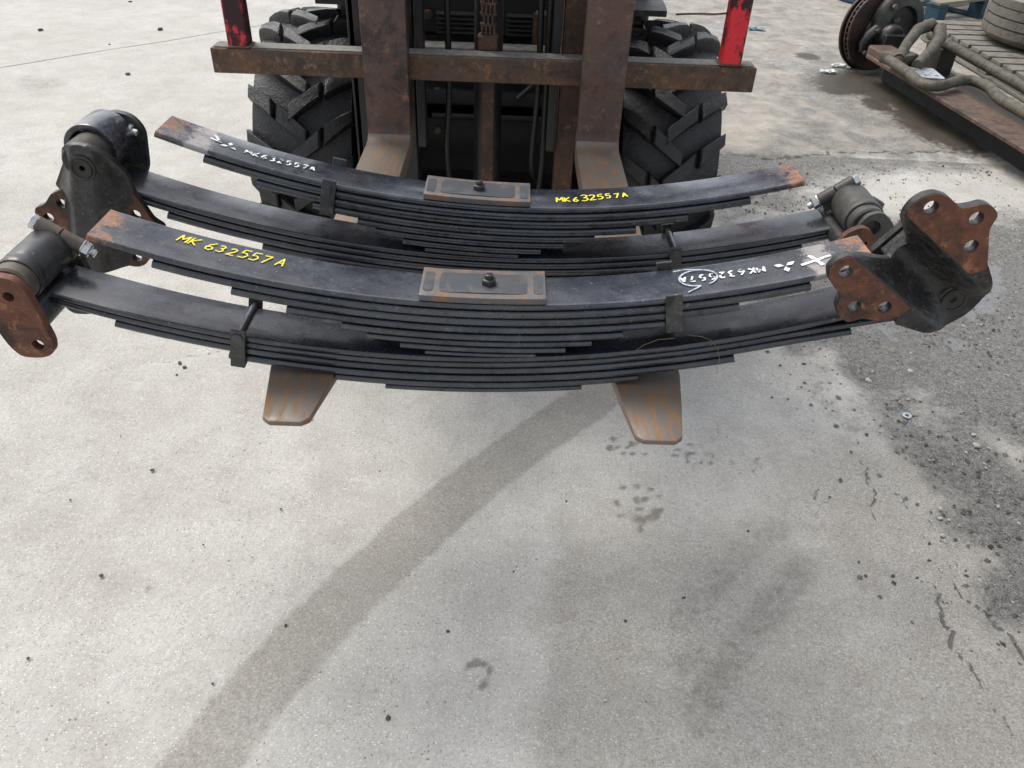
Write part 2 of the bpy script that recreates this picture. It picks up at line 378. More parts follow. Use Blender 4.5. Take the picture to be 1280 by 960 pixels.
# ------------------------------------------------------------------ mesh helpers
class MB:
    def __init__(s):
        s.v = []
        s.f = []
        s.a = {}

    def add(s, vs, fs):
        o = len(s.v)
        s.v += [tuple(v) for v in vs]
        s.f += [tuple(i + o for i in f) for f in fs]
        return o

    def box(s, c, size, rot=None):
        x, y, z = (d / 2 for d in size)
        vs = [Vector((sx * x, sy * y, sz * z)) for sz in (-1, 1) for sy in (-1, 1) for sx in (-1, 1)]
        if rot:
            vs = [rot @ v for v in vs]
        vs = [v + Vector(c) for v in vs]
        s.add(vs, [(0, 2, 3, 1), (4, 5, 7, 6), (0, 1, 5, 4), (2, 6, 7, 3), (0, 4, 6, 2), (1, 3, 7, 5)])
        return s

    def ring_loft(s, rings, close=True, cap=True, loop=False):
        n = len(rings[0])
        o = len(s.v)
        fs = []
        for r in rings:
            s.v += [tuple(p) for p in r]
        m = len(rings)
        for i in range(m if loop else m - 1):
            i2 = (i + 1) % m
            for j in range(n if close else n - 1):
                j2 = (j + 1) % n
                fs.append((o + i * n + j, o + i * n + j2, o + i2 * n + j2, o + i2 * n + j))
        if cap and not loop:
            fs.append(tuple(o + j for j in reversed(range(n))))
            fs.append(tuple(o + (m - 1) * n + j for j in range(n)))
        s.f += fs
        return s

    def tube(s, path, r, n=12, cap=True):
        path = [Vector(p) for p in path]
        rs = r if isinstance(r, (list, tuple)) else [r] * len(path)
        rings = []
        t0 = (path[1] - path[0]).normalized()
        up = Vector((0, 0, 1)) if abs(t0.z) < .9 else Vector((1, 0, 0))
        u = t0.cross(up).normalized()
        for i, p in enumerate(path):
            t = (path[min(i + 1, len(path) - 1)] - path[max(i - 1, 0)]).normalized()
            u = (u - t * u.dot(t)).normalized()
            w = t.cross(u)
            rings.append([p + (u * math.cos(2 * PI * k / n) + w * math.sin(2 * PI * k / n)) * rs[i] for k in range(n)])
        return s.ring_loft(rings, True, cap)

    def lathe(s, prof, origin, axis, n=32, cap=False, loop=False):
        """prof: list of (radius, along)"""
        ax = Vector(axis).normalized()
        up = Vector((0, 0, 1)) if abs(ax.z) < .9 else Vector((1, 0, 0))
        u = ax.cross(up).normalized()
        w = ax.cross(u)
        o = Vector(origin)
        rings = [[o + ax * a + (u * math.cos(2 * PI * k / n) + w * math.sin(2 * PI * k / n)) * r for k in range(n)] for r, a in prof]
        return s.ring_loft(rings, True, cap, loop)

    def prism(s, loops, to3, t0, t1):
        """loops: outer polygon + holes in 2D; to3(u, v, t) -> point; extruded from t0 to t1"""
        pts = [p for l in loops for p in l]
        tris = tessellate_polygon([[Vector((p[0], p[1], 0)) for p in l] for l in loops])
        n = len(pts)
        vs = [to3(p[0], p[1], t0) for p in pts] + [to3(p[0], p[1], t1) for p in pts]
        fs = [tuple(t) for t in tris] + [tuple(i + n for i in reversed(t)) for t in tris]
        k = 0
        for l in loops:
            m = len(l)
            for i in range(m):
                a, b = k + i, k + (i + 1) % m
                fs.append((a, b, b + n, a + n))
            k += m
        s.add(vs, fs)
        return s

    def build(s, name, mat, parent=None, smooth=35, bevel=0, seg=1, attrs=None, loc=None):
        me = bpy.data.meshes.new(name)
        me.from_pydata(s.v, [], s.f)
        if attrs:
            for k, vals in attrs.items():
                at = me.attributes.new(k, 'FLOAT', 'POINT')
                at.data.foreach_set("value", np.asarray(vals, dtype=np.float32))
        bm = bmesh.new()
        bm.from_mesh(me)
        bmesh.ops.recalc_face_normals(bm, faces=bm.faces)
        if bevel:
            es = [e for e in bm.edges if len(e.link_faces) == 2 and e.calc_face_angle(0) > math.radians(40)]
            bmesh.ops.bevel(bm, geom=es, offset=bevel, segments=seg, profile=.5, affect='EDGES', clamp_overlap=True)
        bm.to_mesh(me)
        bm.free()
        if smooth:
            me.polygons.foreach_set("use_smooth", [True] * len(me.polygons))
            me.set_sharp_from_angle(angle=math.radians(smooth))
        me.materials.append(M[mat] if isinstance(mat, str) else mat)
        o = bpy.data.objects.new(name, me)
        COL.objects.link(o)
        if loc is not None:
            o.location = loc
        if parent:
            o.parent = parent
        return o


def empty(name, loc, label, cat, group=None, rot=(0, 0, 0)):
    o = bpy.data.objects.new(name, None)
    o.empty_display_size = .1
    COL.objects.link(o)
    o.location = loc
    o.rotation_euler = rot
    o["label"] = label
    o["category"] = cat
    if group:
        o["group"] = group
    return o


def tag(o, label, cat, group=None):
    o["label"] = label
    o["category"] = cat
    if group:
        o["group"] = group
    return o


def box(name, c, size, mat, parent=None, bevel=.003, rot=None):
    """box whose mesh is centred on its own origin"""
    m = MB().box((0, 0, 0), size, rot)
    return m.build(name, mat, parent, 35, bevel, 1, loc=c)


def circle(cx, cy, r, n=16):
    return [(cx + r * math.cos(2 * PI * k / n), cy + r * math.sin(2 * PI * k / n)) for k in range(n)]


def round_poly(poly, r, n=4):
    """round the corners of a 2D polygon"""
    out = []
    m = len(poly)
    for i in range(m):
        p0, p1, p2 = Vector(poly[i - 1]), Vector(poly[i]), Vector(poly[(i + 1) % m])
        a, b = (p0 - p1), (p2 - p1)
        d = min(r, a.length * .45, b.length * .45)
        s, e = p1 + a.normalized() * d, p1 + b.normalized() * d
        for k in range(n + 1):
            t = k / n
            out.append(tuple((1 - t) ** 2 * s + 2 * t * (1 - t) * p1 + t * t * e))
    return out


def hexbolt(mb, c, axis, r, h, stud=0.0):
    mb.lathe([(0.0001, 0), (r, 0), (r, h * .85), (r * .86, h), (0.0001, h)], c, axis, 6)
    if stud:
        mb.lathe([(r * .55, h), (r * .55, h + stud), (r * .45, h + stud + .001), (.0001, h + stud + .001)], c, axis, 14)


def spline(pts, n=8):
    out = []
    P = [Vector(p) for p in pts]
    for i in range(len(P) - 1):
        p0, p1, p2, p3 = P[max(0, i - 1)], P[i], P[i + 1], P[min(len(P) - 1, i + 2)]
        for k in range(n):
            t = k / n
            out.append(.5 * ((2 * p1) + (p2 - p0) * t + (2 * p0 - 5 * p1 + 4 * p2 - p3) * t * t + (3 * p1 - p0 - 3 * p2 + p3) * t ** 3))
    return out + [P[-1]]


# ------------------------------------------------------------------ ground
def smooth01(x, a, b):
    t = np.clip((x - a) / (b - a), 0, 1)
    return t * t * (3 - 2 * t)


def vnoise(x, y, f, seed):
    r = np.random.default_rng(seed).random((64, 64))
    X, Y = x * f, y * f
    i, j = np.floor(X).astype(int), np.floor(Y).astype(int)
    u, v = X - i, Y - j
    u, v = u * u * (3 - 2 * u), v * v * (3 - 2 * v)
    g = lambda a, b: r[a % 64, b % 64]
    return (g(i, j) * (1 - u) + g(i + 1, j) * u) * (1 - v) + (g(i, j + 1) * (1 - u) + g(i + 1, j + 1) * u) * v


def dist_poly(x, y, pts):
    d = np.full(x.shape, 1e9)
    for (x0, y0), (x1, y1) in zip(pts[:-1], pts[1:]):
        dx, dy = x1 - x0, y1 - y0
        t = np.clip(((x - x0) * dx + (y - y0) * dy) / (dx * dx + dy * dy), 0, 1)
        d = np.minimum(d, np.hypot(x - x0 - t * dx, y - y0 - t * dy))
    return d


def blob(x, y, cx, cy, rx, ry, ang=0.0):
    c, s_ = math.cos(ang), math.sin(ang)
    u, v = (x - cx) * c + (y - cy) * s_, -(x - cx) * s_ + (y - cy) * c
    return np.exp(-((u / rx) ** 2 + (v / ry) ** 2))


def jag(pts, amp, n, seed):
    r = np.random.default_rng(seed)
    out = []
    for a, b in zip(pts[:-1], pts[1:]):
        for k in range(n):
            t = k / n
            out.append((a[0] + (b[0] - a[0]) * t + r.normal(0, amp), a[1] + (b[1] - a[1]) * t + r.normal(0, amp)))
    return out + [pts[-1]]


CRACK_FAR = jag([(1.0, 1.66), (1.256, 1.60), (1.681, 1.732), (1.965, 1.76), (2.268, 1.823), (2.622, 1.891), (3.4, 2.0)], .014, 9, 1)
CRACKS = [(CRACK_FAR, 1.0),
          (jag([(-1.6, -.42), (-1.314, -.326), (-1.174, -.256), (-.939, -.173), (-.755, -.098), (-.6, -.05)], .006, 8, 2), .55),
          (jag([(.904, -.257), (.945, -.41), (.971, -.548), (.932, -.788), (.994, -.9), (.966, -1.079), (.981, -1.181), (.995, -1.259), (1.02, -1.5)], .007, 7, 3), .72),
          (jag([(1.02, -.62), (1.06, -.75), (1.03, -.9), (1.10, -1.05), (1.12, -1.3)], .008, 7, 4), .7),
          (jag([(2.087, 1.72), (2.07, 1.379), (2.1, 1.124), (2.0, .9)], .01, 8, 5), .66),
          (jag([(.82, -.62), (.87, -.8), (.80, -1.0), (.86, -1.2)], .008, 7, 6), .6)]


def ground_masks(x, y):
    A = {}
    n1, n2 = vnoise(x, y, 3.1, 1) - .5, vnoise(x, y, 9.7, 2) - .5
    xb = np.interp(y, [-2.5, -1.5, -1.1, -.7, -.2, .3, .8, 1.5, 2.5, 4], [1.2, 1.14, 1.08, 1.0, .90, .84, .84, .93, 1.4, 2.0])
    d = smooth01(x - xb + n1 * .3 + n2 * .14, -.14, .30)
    light = blob(x, y, 1.95, 1.28, .75, .33, .15) * 1.0 + blob(x, y, 1.38, -.46, .10, .22, .4) * .6 + blob(x, y, 1.6, -.1, .35, .10, .3) * .2 + blob(x, y, 1.3, .95, .22, .2) * .35
    d = d * np.clip(1 - light, 0, 1)
    d = d * np.where(y > 1.66, .55, 1) * np.where(x > 2.2, .75, 1)
    d = np.maximum(d, smooth01(x, .8, 1.1) * smooth01(y, 1.75, 2.4) * .46)
    d = np.maximum(d, blob(x, y, 1.0, 1.35, .28, .45) * .9)
    d = np.maximum(d, blob(x, y, 1.75, 2.25, .28, .18, .3) * .55)
    A["dirt"] = d
    L = [tuple(p[:2]) for p in spline([(.75, .34, 0), (.505, -.04, 0), (.28, -.30, 0), (.004, -.605, 0), (-.223, -.915, 0), (-.372, -1.163, 0), (-.448, -1.333, 0), (-.55, -1.62, 0)], 5)]
    dl = dist_poly(x, y, L)
    A["track"] = (1 - smooth01(dl, .050, .085)) * (.80 + .3 * (vnoise(x, y, 4, 41) - .3)) * np.where(y > -1.05, 1, np.clip(1 - (-1.05 - y) * 1.2, 0, 1))
    e = np.interp(y, [-1.7, -1.33, -.95, -.75, -.5, 0], [.10, .107, .118, .139, .196, .35])
    b = smooth01(x - e + n2 * .05, -.02, .06) * smooth01(-y, .55, .9) * .62
    b = np.maximum(b, smooth01(x, .5, .95) * smooth01(-y, .2, .6) * .8)
    b = np.maximum(b, blob(x, y, -.6, -.63, .09, .05) * .4)
    b = np.maximum(b, blob(x, y, -.99, -.42, .10, .06) * .3)
    b = np.maximum(b, blob(x, y, -.95, -.92, .2, .16) * .35)
    b = np.maximum(b, blob(x, y, .62, -.05, .3, .16) * .45)
    A["brown"] = b
    s = np.zeros_like(x)
    for pts, w, k in (([(.70, -.74), (.594, -.825), (.50, -.935), (.42, -1.01)], .05, .42), ([(.72, -.86), (.61, -.976), (.486, -1.129), (.414, -1.229)], .055, .46),
                      ([(.438, -1.095), (.402, -1.123)], .035, .45)):
        s = np.maximum(s, k * (1 - smooth01(dist_poly(x, y, pts), w * .3, w * 1.3)))
    def cells(cx, cy, r, seed, sq=1.0):
        rr = np.random.default_rng(seed)
        o = np.zeros_like(x)
        for row in range(-3, 4):
            for k in range(-2, 3):
                px, py = cx + (k + .5 * (row % 2)) * r * .50 + rr.normal(0, .12) * r, cy + row * r * .40 * sq + rr.normal(0, .1) * r
                if math.hypot(px - cx, (py - cy) / sq) < r and rr.random() < .85:
                    o = np.maximum(o, blob(x, y, px, py, r * .20, r * .16, rr.uniform(-.8, .8)) * rr.uniform(.6, 1.0))
        return o
    s = np.maximum(s, cells(.376, -.698, .062, 3, 1.3) * 1.25)
    s = np.maximum(s, blob(x, y, .376, -.735, .03, .02) * .8)
    s = np.maximum(s, cells(.368, -.479, .05, 4) * 1.15)
    s = np.maximum(s, cells(.539, -.505, .05, 5) * 1.25)
    s = np.maximum(s, cells(.671, -.532, .045, 6) * .75)
    s = np.maximum(s, cells(.95, -.2, .06, 8, 1.4) * .8)
    rg = np.hypot(x - .012, y + 1.15)
    s = np.maximum(s, np.exp(-((rg - .026) / .010) ** 2) * np.clip(vnoise(x, y, 45, 9) * 2.2 - .45, 0, 1.1))
    s = np.maximum(s, cells(-.67, -.983, .02, 10) * .8)
    s = np.maximum(s, blob(x, y, -2.48, 2.30, .16, .2, .7) * .50)
    s = np.maximum(s, blob(x, y, -2.60, 2.42, .06, .08, .7) * .6)
    A["stain"] = s
    A["old"] = smooth01(y - np.interp(x, [1.0, 1.256, 1.681, 2.622], [1.66, 1.6, 1.73, 1.89]), -.02, .06) * smooth01(x, .7, 1.1)
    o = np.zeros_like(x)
    for cx, cy, rx, ry in ((2.75, 2.5, .24, .9), (2.35, 2.2, .28, .5), (2.18, 2.90, .36, .30), (1.95, 2.75, .12, .08), (2.0, 3.5, .10, .09), (2.28, 2.65, .22, .16), (2.1, 2.5, .10, .10), (2.42, 2.7, .2, .14)):  # first blob paints the shade between beam and pallet; others are oil
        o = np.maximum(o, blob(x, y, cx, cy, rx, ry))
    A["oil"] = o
    w = np.zeros_like(x)
    for cx, cy, rx, ry, an, k in ((1.70, .42, .085, .26, -.6, .95), (1.0, .93, .16, .17, .8, .55), (1.47, .05, .10, .07, .3, .5), (1.25, .12, .2, .12, 0, .42),
                                  (1.85, 3.3, .30, .22, .4, .5), (1.75, 2.62, .22, .12, .2, .48), (1.5, 4.2, .4, .3, .2, .5), (1.32, .3, .25, .1, .2, .4)):
        w = np.maximum(w, blob(x, y, cx, cy, rx, ry, an) * k)
    A["wet"] = w
    c = np.zeros_like(x)
    for pts, k in CRACKS:
        c = np.maximum(c, (k * 1.3 if k < 1 else 1.6) * (.45 + .7 * vnoise(x, y, 5, 31)) * (1 - smooth01(dist_poly(x, y, pts), .0, .014)))
    A["crack"] = c
    return A


ground = MB()
ground.add([(-150, -150, -.16), (150, -150, -.16), (150, 150, -.16), (-150, 150, -.16)], [(0, 1, 2, 3)])
ground = ground.build("ground", 'soil', None, 0)
ground["kind"] = "structure"


def slab(xs, ys, cut, keep_inner):
    X, Y = np.meshgrid(xs, ys)
    nx, ny = len(xs), len(ys)
    x, y = X.ravel(), Y.ravel()
    z = (vnoise(x, y, 1.7, 21) - .5) * .012 + (vnoise(x, y, 6, 22) - .5) * .003
    A = ground_masks(x, y)
    z = z + A["dirt"] * (vnoise(x, y, 24, 23) - .5) * .010 * (1 - np.clip(A["wet"] * 2, 0, 1)) - A["crack"] * .004 - A["wet"] * .004
    edge = np.minimum.reduce([x - xs[0], xs[-1] - x, y - ys[0], ys[-1] - y])
    me = bpy.data.meshes.new("concrete_slab")
    idx = np.arange(nx * ny).reshape(ny, nx)
    quads = np.stack([idx[:-1, :-1], idx[:-1, 1:], idx[1:, 1:], idx[1:, :-1]], -1).reshape(-1, 4)
    me.from_pydata(np.stack([x, y, z], 1).tolist(), [], quads.tolist())
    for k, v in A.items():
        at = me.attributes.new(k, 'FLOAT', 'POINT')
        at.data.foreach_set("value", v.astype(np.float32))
    bm = bmesh.new()
    bm.from_mesh(me)
    co, no = cut
    res = bmesh.ops.bisect_plane(bm, geom=bm.verts[:] + bm.edges[:] + bm.faces[:], plane_co=co, plane_no=no, clear_outer=True)
    # slab edge: turn the rim down so that the joint is a real slot
    rim = [e for e in bm.edges if e.is_boundary]
    ex = bmesh.ops.extrude_edge_only(bm, edges=rim)
    for v in [g_ for g_ in ex["geom"] if isinstance(g_, bmesh.types.BMVert)]:
        v.co.z -= .15
    bmesh.ops.recalc_face_normals(bm, faces=bm.faces)
    bm.to_mesh(me)
    bm.free()
    me.polygons.foreach_set("use_smooth", [True] * len(me.polygons))
    me.set_sharp_from_angle(angle=math.radians(50))
    me.materials.append(M['concrete'])
    o = bpy.data.objects.new("concrete_slab", me)
    COL.objects.link(o)
    o.parent = ground
    return o


def spaced(parts):
    out = [parts[0][0]]
    for a, b, st in parts:
        n = max(1, round((b - a) / st))
        out += list(a + (b - a) * (np.arange(n) + 1) / n)
    return np.array(out)


jn = Vector((-.7186, .6954, 0))          # joint between the two slabs runs along (0.695, 0.719)
jp = Vector((-2.83, 2.58, 0))
near_x = spaced([(-6, -1.4, .08), (-1.4, -1.0, .025), (-1.0, 1.6, .0115), (1.6, 2.8, .025), (2.8, 9, .08)])
near_y = spaced([(-5, -1.6, .1), (-1.6, .3, .0115), (.3, 2.2, .02), (2.2, 12, .09)])
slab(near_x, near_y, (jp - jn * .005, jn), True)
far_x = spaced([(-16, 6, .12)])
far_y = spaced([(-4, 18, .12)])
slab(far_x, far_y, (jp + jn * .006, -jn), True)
# the yard goes on to the horizon
yard = MB()
yard.add([(-150, -150, -.03), (150, -150, -.03), (150, 150, -.03), (-150, 150, -.03)], [(0, 1, 2, 3)])
# (four strips round the slabs so that nothing lies under the joint)
yard = MB()
for x0, x1, y0, y1 in ((-150, 150, -150, -5.01), (9.01, 150, -5.0, 150), (-150, 9.0, 18.01, 150), (-150, -16.01, -5.0, 18.0), (6.01, 9.0, 12.01, 18.0)):
    yard.add([(x0, y0, -.02), (x1, y0, -.02), (x1, y1, -.02), (x0, y1, -.02)], [(0, 1, 2, 3)])
yo = yard.build("yard_surface", 'concrete', ground, 0)


# stones: one lumpy mesh per kind, shared
def stone_mesh(name, seed, mat, sub=1):
    bm = bmesh.new()
    bmesh.ops.create_icosphere(bm, subdivisions=sub, radius=1)
    r = random.Random(seed)
    for v in bm.verts:
        v.co *= r.uniform(.72, 1.12)
        v.co.z *= .62
    me = bpy.data.meshes.new(name)
    bm.to_mesh(me)
    bm.free()
    me.materials.append(M[mat])
    return me


dark_st = [stone_mesh("pebble", i, 'pebble') for i in range(3)]
pale_st = [stone_mesh("pebble", i + 10, 'pebble_pale') for i in range(3)]
PEB = [(-.782, -.942, .0075), (-.05, -1.056, .0065), (-.458, -.737, .0055), (-.944, -.727, .004), (-.837, -1.14, .004), (-.457, -.409, .007), (-.796, -.621, .0065),
       (.437, -.957, .006), (.308, -1.019, .005), (-.144, -1.242, .006), (-.373, -1.051, .004), (.795, -1.294, .006), (.847, -.883, .004), (.618, -.762, .004),
       (.203, -.684, .005), (-.476, -1.183, .004), (-.484, -.881, .0035), (-2.102, 2.549, .022), (-2.29, 3.56, .022), (-3.012, 3.424, .022), (-2.779, 4.314, .026), (-2.45, 3.144, .014),
       (.08, -.9, .003), (-.25, -.6, .003), (-.6, -.85, .0035), (.25, -1.2, .004), (-.92, -.5, .004), (-.88, -.18, .008), (-.86, -.20, .009), (-.87, -.235, .006)]
for i, (x, y, r) in enumerate(PEB):
    o = bpy.data.objects.new("pebble", dark_st[i % 3])
    COL.objects.link(o)
    o.location = (x, y, r * .25)
    r *= random.uniform(.7, 1.15)
    o.scale = (r * random.uniform(.8, 1.5), r * random.uniform(.6, 1), r * random.uniform(.5, .8))
    o.rotation_euler = (0, 0, random.uniform(0, 6))
    tag(o, "small dark pebble lying loose on the bare pale concrete", "pebble", "loose pebbles on the clean concrete")
PALE = [(1.108, -.159, .013), (1.253, -.104, .012), (1.193, -.242, .007), (1.297, -.436, .013), (1.31, -.39, .008), (1.1, -.673, .008), (1.069, -.759, .008), (.892, -1.148, .006), (1.085, -.705, .008)]
for i, (x, y, r) in enumerate(PALE):
    o = bpy.data.objects.new("stone_chip", pale_st[i % 3])
    COL.objects.link(o)
    o.location = (x, y, r * .35)
    o.scale = (r * 1.1, r * .8, r * .9)
    o.rotation_euler = (0, 0, random.uniform(0, 6))
    tag(o, "pale stone chip lying on the dark gritty mud beside the concrete", "stone", "pale stone chips in the grit")


def scatter(name, mat, n, bounds, smin, smax, thr, parent, seed):
    r = np.random.default_rng(seed)
    x0, x1, y0, y1 = bounds
    x, y = r.uniform(x0, x1, n), r.uniform(y0, y1, n)
    A = ground_masks(x, y)
    keep = (A["dirt"] * (1 - A["wet"]) + .02) > thr * r.random(n)
    x, y = x[keep], y[keep]
    oct_ = np.array([(1, 0, 0), (0, 1, 0), (-1, 0, 0), (0, -1, 0), (0, 0, .8), (.1, .1, -.6)])
    tri = [(0, 1, 4), (1, 2, 4), (2, 3, 4), (3, 0, 4), (1, 0, 5), (2, 1, 5), (3, 2, 5), (0, 3, 5)]
    mb = MB()
    for px, py in zip(x, y):
        s = smin + (smax - smin) * r.random() ** 3
        a = r.uniform(0, 6.3)
        c, sn = math.cos(a), math.sin(a)
        sx, sy, sz = s * r.uniform(.7, 1.3), s * r.uniform(.6, 1.1), s * r.uniform(.5, 1)
        vs = [((v[0] * sx) * c - (v[1] * sy) * sn + px, (v[0] * sx) * sn + (v[1] * sy) * c + py, v[2] * sz + .001) for v in oct_ * r.uniform(.75, 1.2, (6, 1))]
        mb.add(vs, tri)
    o = mb.build(name, mat, parent, 0)
    o["kind"] = "stuff"
    return o


g1 = scatter("gravel", 'grit', 9000, (.8, 2.3, -1.4, 1.6), .0012, .0085, .55, None, 5)
g1["label"] = "dark loose grit and gravel scattered over the muddy strip"
g1["category"] = "gravel"
g2 = scatter("gravel", 'pebble_pale', 1900, (.8, 2.3, -1.4, 1.6), .0012, .0065, .6, None, 6)
g2["label"] = "pale crushed stone bits scattered over the muddy strip"
g2["category"] = "gravel"


# ------------------------------------------------------------------ leaf springs
W = .086           # leaf width


class Arc:
    def __init__(s, R):
        s.R = R

    def p(s, x, y, d):
        """point at horizontal position x (measured on the leaf's own top arc), width y, depth d below the master leaf's top"""
        R = s.R + d
        ph = math.asin(max(-1, min(1, x / R)))
        return Vector((R * math.sin(ph), y, s.R - R * math.cos(ph)))

    def pn(s, ph, y, d):
        R = s.R + d
        return Vector((R * math.sin(ph), y, s.R - R * math.cos(ph)))


def leaf_mesh(arc, d0, th, x0, x1, w=W, y0=0.0, seg=64, droop=0.0):
    R = arc.R + d0
    a0, a1 = math.asin(x0 / R), math.asin(x1 / R)
    r = min(.0056, th * .46)
    sec = []
    for cy, cz, aa in ((y0 + r, d0 + r, 180), (y0 + w - r, d0 + r, 270), (y0 + w - r, d0 + th - r, 0), (y0 + r, d0 + th - r, 90)):
        for k in range(5):
            t = math.radians(aa + k * 22.5)
            sec.append((cy + r * math.cos(t), cz + r * math.sin(t)))
    mb = MB()
    rings = []
    xs = []
    for i in range(seg + 1):
        t = i / seg
        ph = a0 + (a1 - a0) * t
        dz = Vector((0, 0, -droop * max(0, (ph * R - .42) / .2) ** 2))
        rings.append([arc.pn(ph, y, d) + dz for y, d in sec])
        xs += [ph * R] * len(sec)
    mb.ring_loft(rings, True, True)
    return mb, np.array(xs)


def ribbon(mb, arc, stroke, width, lift, step=.002):
    """flat painted stroke lying on the master leaf's top"""
    pts = [stroke[0]]
    for a, b in zip(stroke[:-1], stroke[1:]):
        L = math.hypot(b[0] - a[0], b[1] - a[1])
        n = max(1, int(L / step))
        pts += [(a[0] + (b[0] - a[0]) * k / n, a[1] + (b[1] - a[1]) * k / n) for k in range(1, n + 1)]
    L_, R_ = [], []
    for i, p in enumerate(pts):
        a, b = pts[max(0, i - 1)], pts[min(len(pts) - 1, i + 1)]
        t = Vector((b[0] - a[0], b[1] - a[1]))
        t = t.normalized() if t.length > 1e-9 else Vector((1, 0))
        nx, ny = -t.y * width / 2, t.x * width / 2
        L_.append(arc.p(p[0] + nx, p[1] + ny, -lift))
        R_.append(arc.p(p[0] - nx, p[1] - ny, -lift))
    o = mb.add(L_ + R_, [])
    n = len(pts)
    mb.f += [(o + i, o + i + 1, o + n + i + 1, o + n + i) for i in range(n - 1)]


GLY = {'M': [[(0, 0), (.03, 1), (.33, .35), (.68, 1), (.72, 0)]],
       'K': [[(0, 0), (0, 1)], [(.58, 1), (.05, .46), (.6, 0)]],
       '6': [[(.5, 1), (.2, .72), (.02, .35), (.1, .06), (.36, 0), (.55, .18), (.45, .42), (.2, .44), (.04, .3)]],
       '3': [[(0, .9), (.3, 1), (.52, .82), (.42, .6), (.2, .53), (.46, .45), (.56, .22), (.34, 0), (0, .08)]],
       '2': [[(0, .82), (.25, 1), (.52, .84), (.46, .55), (.0, 0), (.62, .02)]],
       '5': [[(.55, 1), (.1, .98), (.06, .56), (.36, .62), (.56, .36), (.4, .04), (0, .06)]],
       '7': [[(0, .96), (.58, 1), (.22, 0)]],
       'A': [[(0, 0), (.26, 1), (.58, 0)], [(.08, .36), (.5, .36)]],
       ' ': []}


def writing(arc, text, x, y, h, adv, width, ang=0.0, flip=False, stencil=False, skew=0.0, wob=0.0, seed=1):
    mb = MB()
    r = random.Random(seed)
    ca, sa = math.cos(ang), math.sin(ang)
    px, li = 0.0, 0
    for ch in text:
        if ch == ' ':
            px += adv * .45
            continue
        k = 1 + r.uniform(-wob, wob)
        dy = r.uniform(-wob, wob) * h * .5
        for st in GLY[ch]:
            pts = []
            for (u, v) in st:
                gx, gy = px + (u + v * skew) * h * .82 * k, v * h * k + dy
                X, Yv = gx * ca - gy * sa, gx * sa + gy * ca
                if flip:
                    X, Yv = -X, -Yv
                pts.append((x + X, y + Yv))
            li += 1
            if stencil:
                # broken strokes, as a stencil leaves them
                L = [0]
                for a, b in zip(pts[:-1], pts[1:]):
                    L.append(L[-1] + math.hypot(b[0] - a[0], b[1] - a[1]))
                tot = L[-1]
                def at(s_):
                    for i in range(len(L) - 1):
                        if s_ <= L[i + 1] + 1e-9:
                            t = (s_ - L[i]) / max(1e-9, L[i + 1] - L[i])
                            return (pts[i][0] + (pts[i + 1][0] - pts[i][0]) * t, pts[i][1] + (pts[i + 1][1] - pts[i][1]) * t)
                    return pts[-1]
                nb = 2 if tot > h * 1.4 else 1
                for b in range(nb):
                    s0, s1 = tot * (b / nb + .04), tot * ((b + 1) / nb - .05)
                    ns = 10
                    ribbon(mb, arc, [at(s0 + (s1 - s0) * i / ns) for i in range(ns + 1)], width, .0009 + .00004 * li)
            else:
                ribbon(mb, arc, pts, width, .0009 + .00004 * li)
        px += adv
    return mb


def emblem(arc, cx, cy, s, rot):
    """three rhombs meeting at a point, and a cross beside them"""
    mb = MB()
    for k in range(3):
        a = rot + PI / 2 + k * 2 * PI / 3
        d, e = Vector((math.cos(a), math.sin(a))), Vector((-math.sin(a), math.cos(a)))
        q4 = [d * .08, d * .55 + e * .27, d * 1.02, d * .55 - e * .27]
        mb.add([arc.p(cx + p.x * s, cy + p.y * s, -.001) for p in q4], [(0, 1, 2, 3)])
    return mb


def clip_strap(arc, x, d_low, over, w, name, parent, mat='spring_edge', bolt=False):
    """rebound clip: a strap up both sides of the pack, joined under it; with or without a cross bolt"""
    tk = .005
    mb = MB()
    R = arc.R
    ph = math.asin(x / R)
    t, n = Vector((math.cos(ph), 0, math.sin(ph))), Vector((-math.sin(ph), 0, math.cos(ph)))
    c = arc.p(x, 0, 0)
    rot = Matrix((t, Vector((0, 1, 0)), n)).transposed()
    hgt = over + d_low + .004
    mid = (over - d_low - .004) / 2
    for yy in (-tk / 2 - .0035, W + tk / 2 + .0035):
        mb.box(c + n * mid + Vector((0, yy, 0)), (w, tk, hgt), rot)
    mb.box(c - n * (d_low + .0025) + Vector((0, W / 2, 0)), (w * .98, W + 2 * tk + .0068, tk * .9), rot)
    o = mb.build(name, mat, parent, 35, .0008)
    if bolt:
        b = MB()
        q0 = c + n * (over - .012)
        b.tube([q0 + Vector((0, -.002, 0)), q0 + Vector((0, W + .004, 0))], .0052, 12)
        b.build("cross_tube", 'spring_clean', o)
        b = MB()
        b.lathe([(.0045, 0), (.0075, 0), (.0075, .003), (.0045, .004)], q0 + Vector((0, -tk - .003, 0)), (0, -1, 0), 14, True)
        b.build("rivet", 'plate', o)
    return o


H_TH = [.0115, .0138, .0145, .0132, .012, .0108, .0105, .0075]
M_TH = [.0105, .0115, .0130, .0125, .0120, .0095]


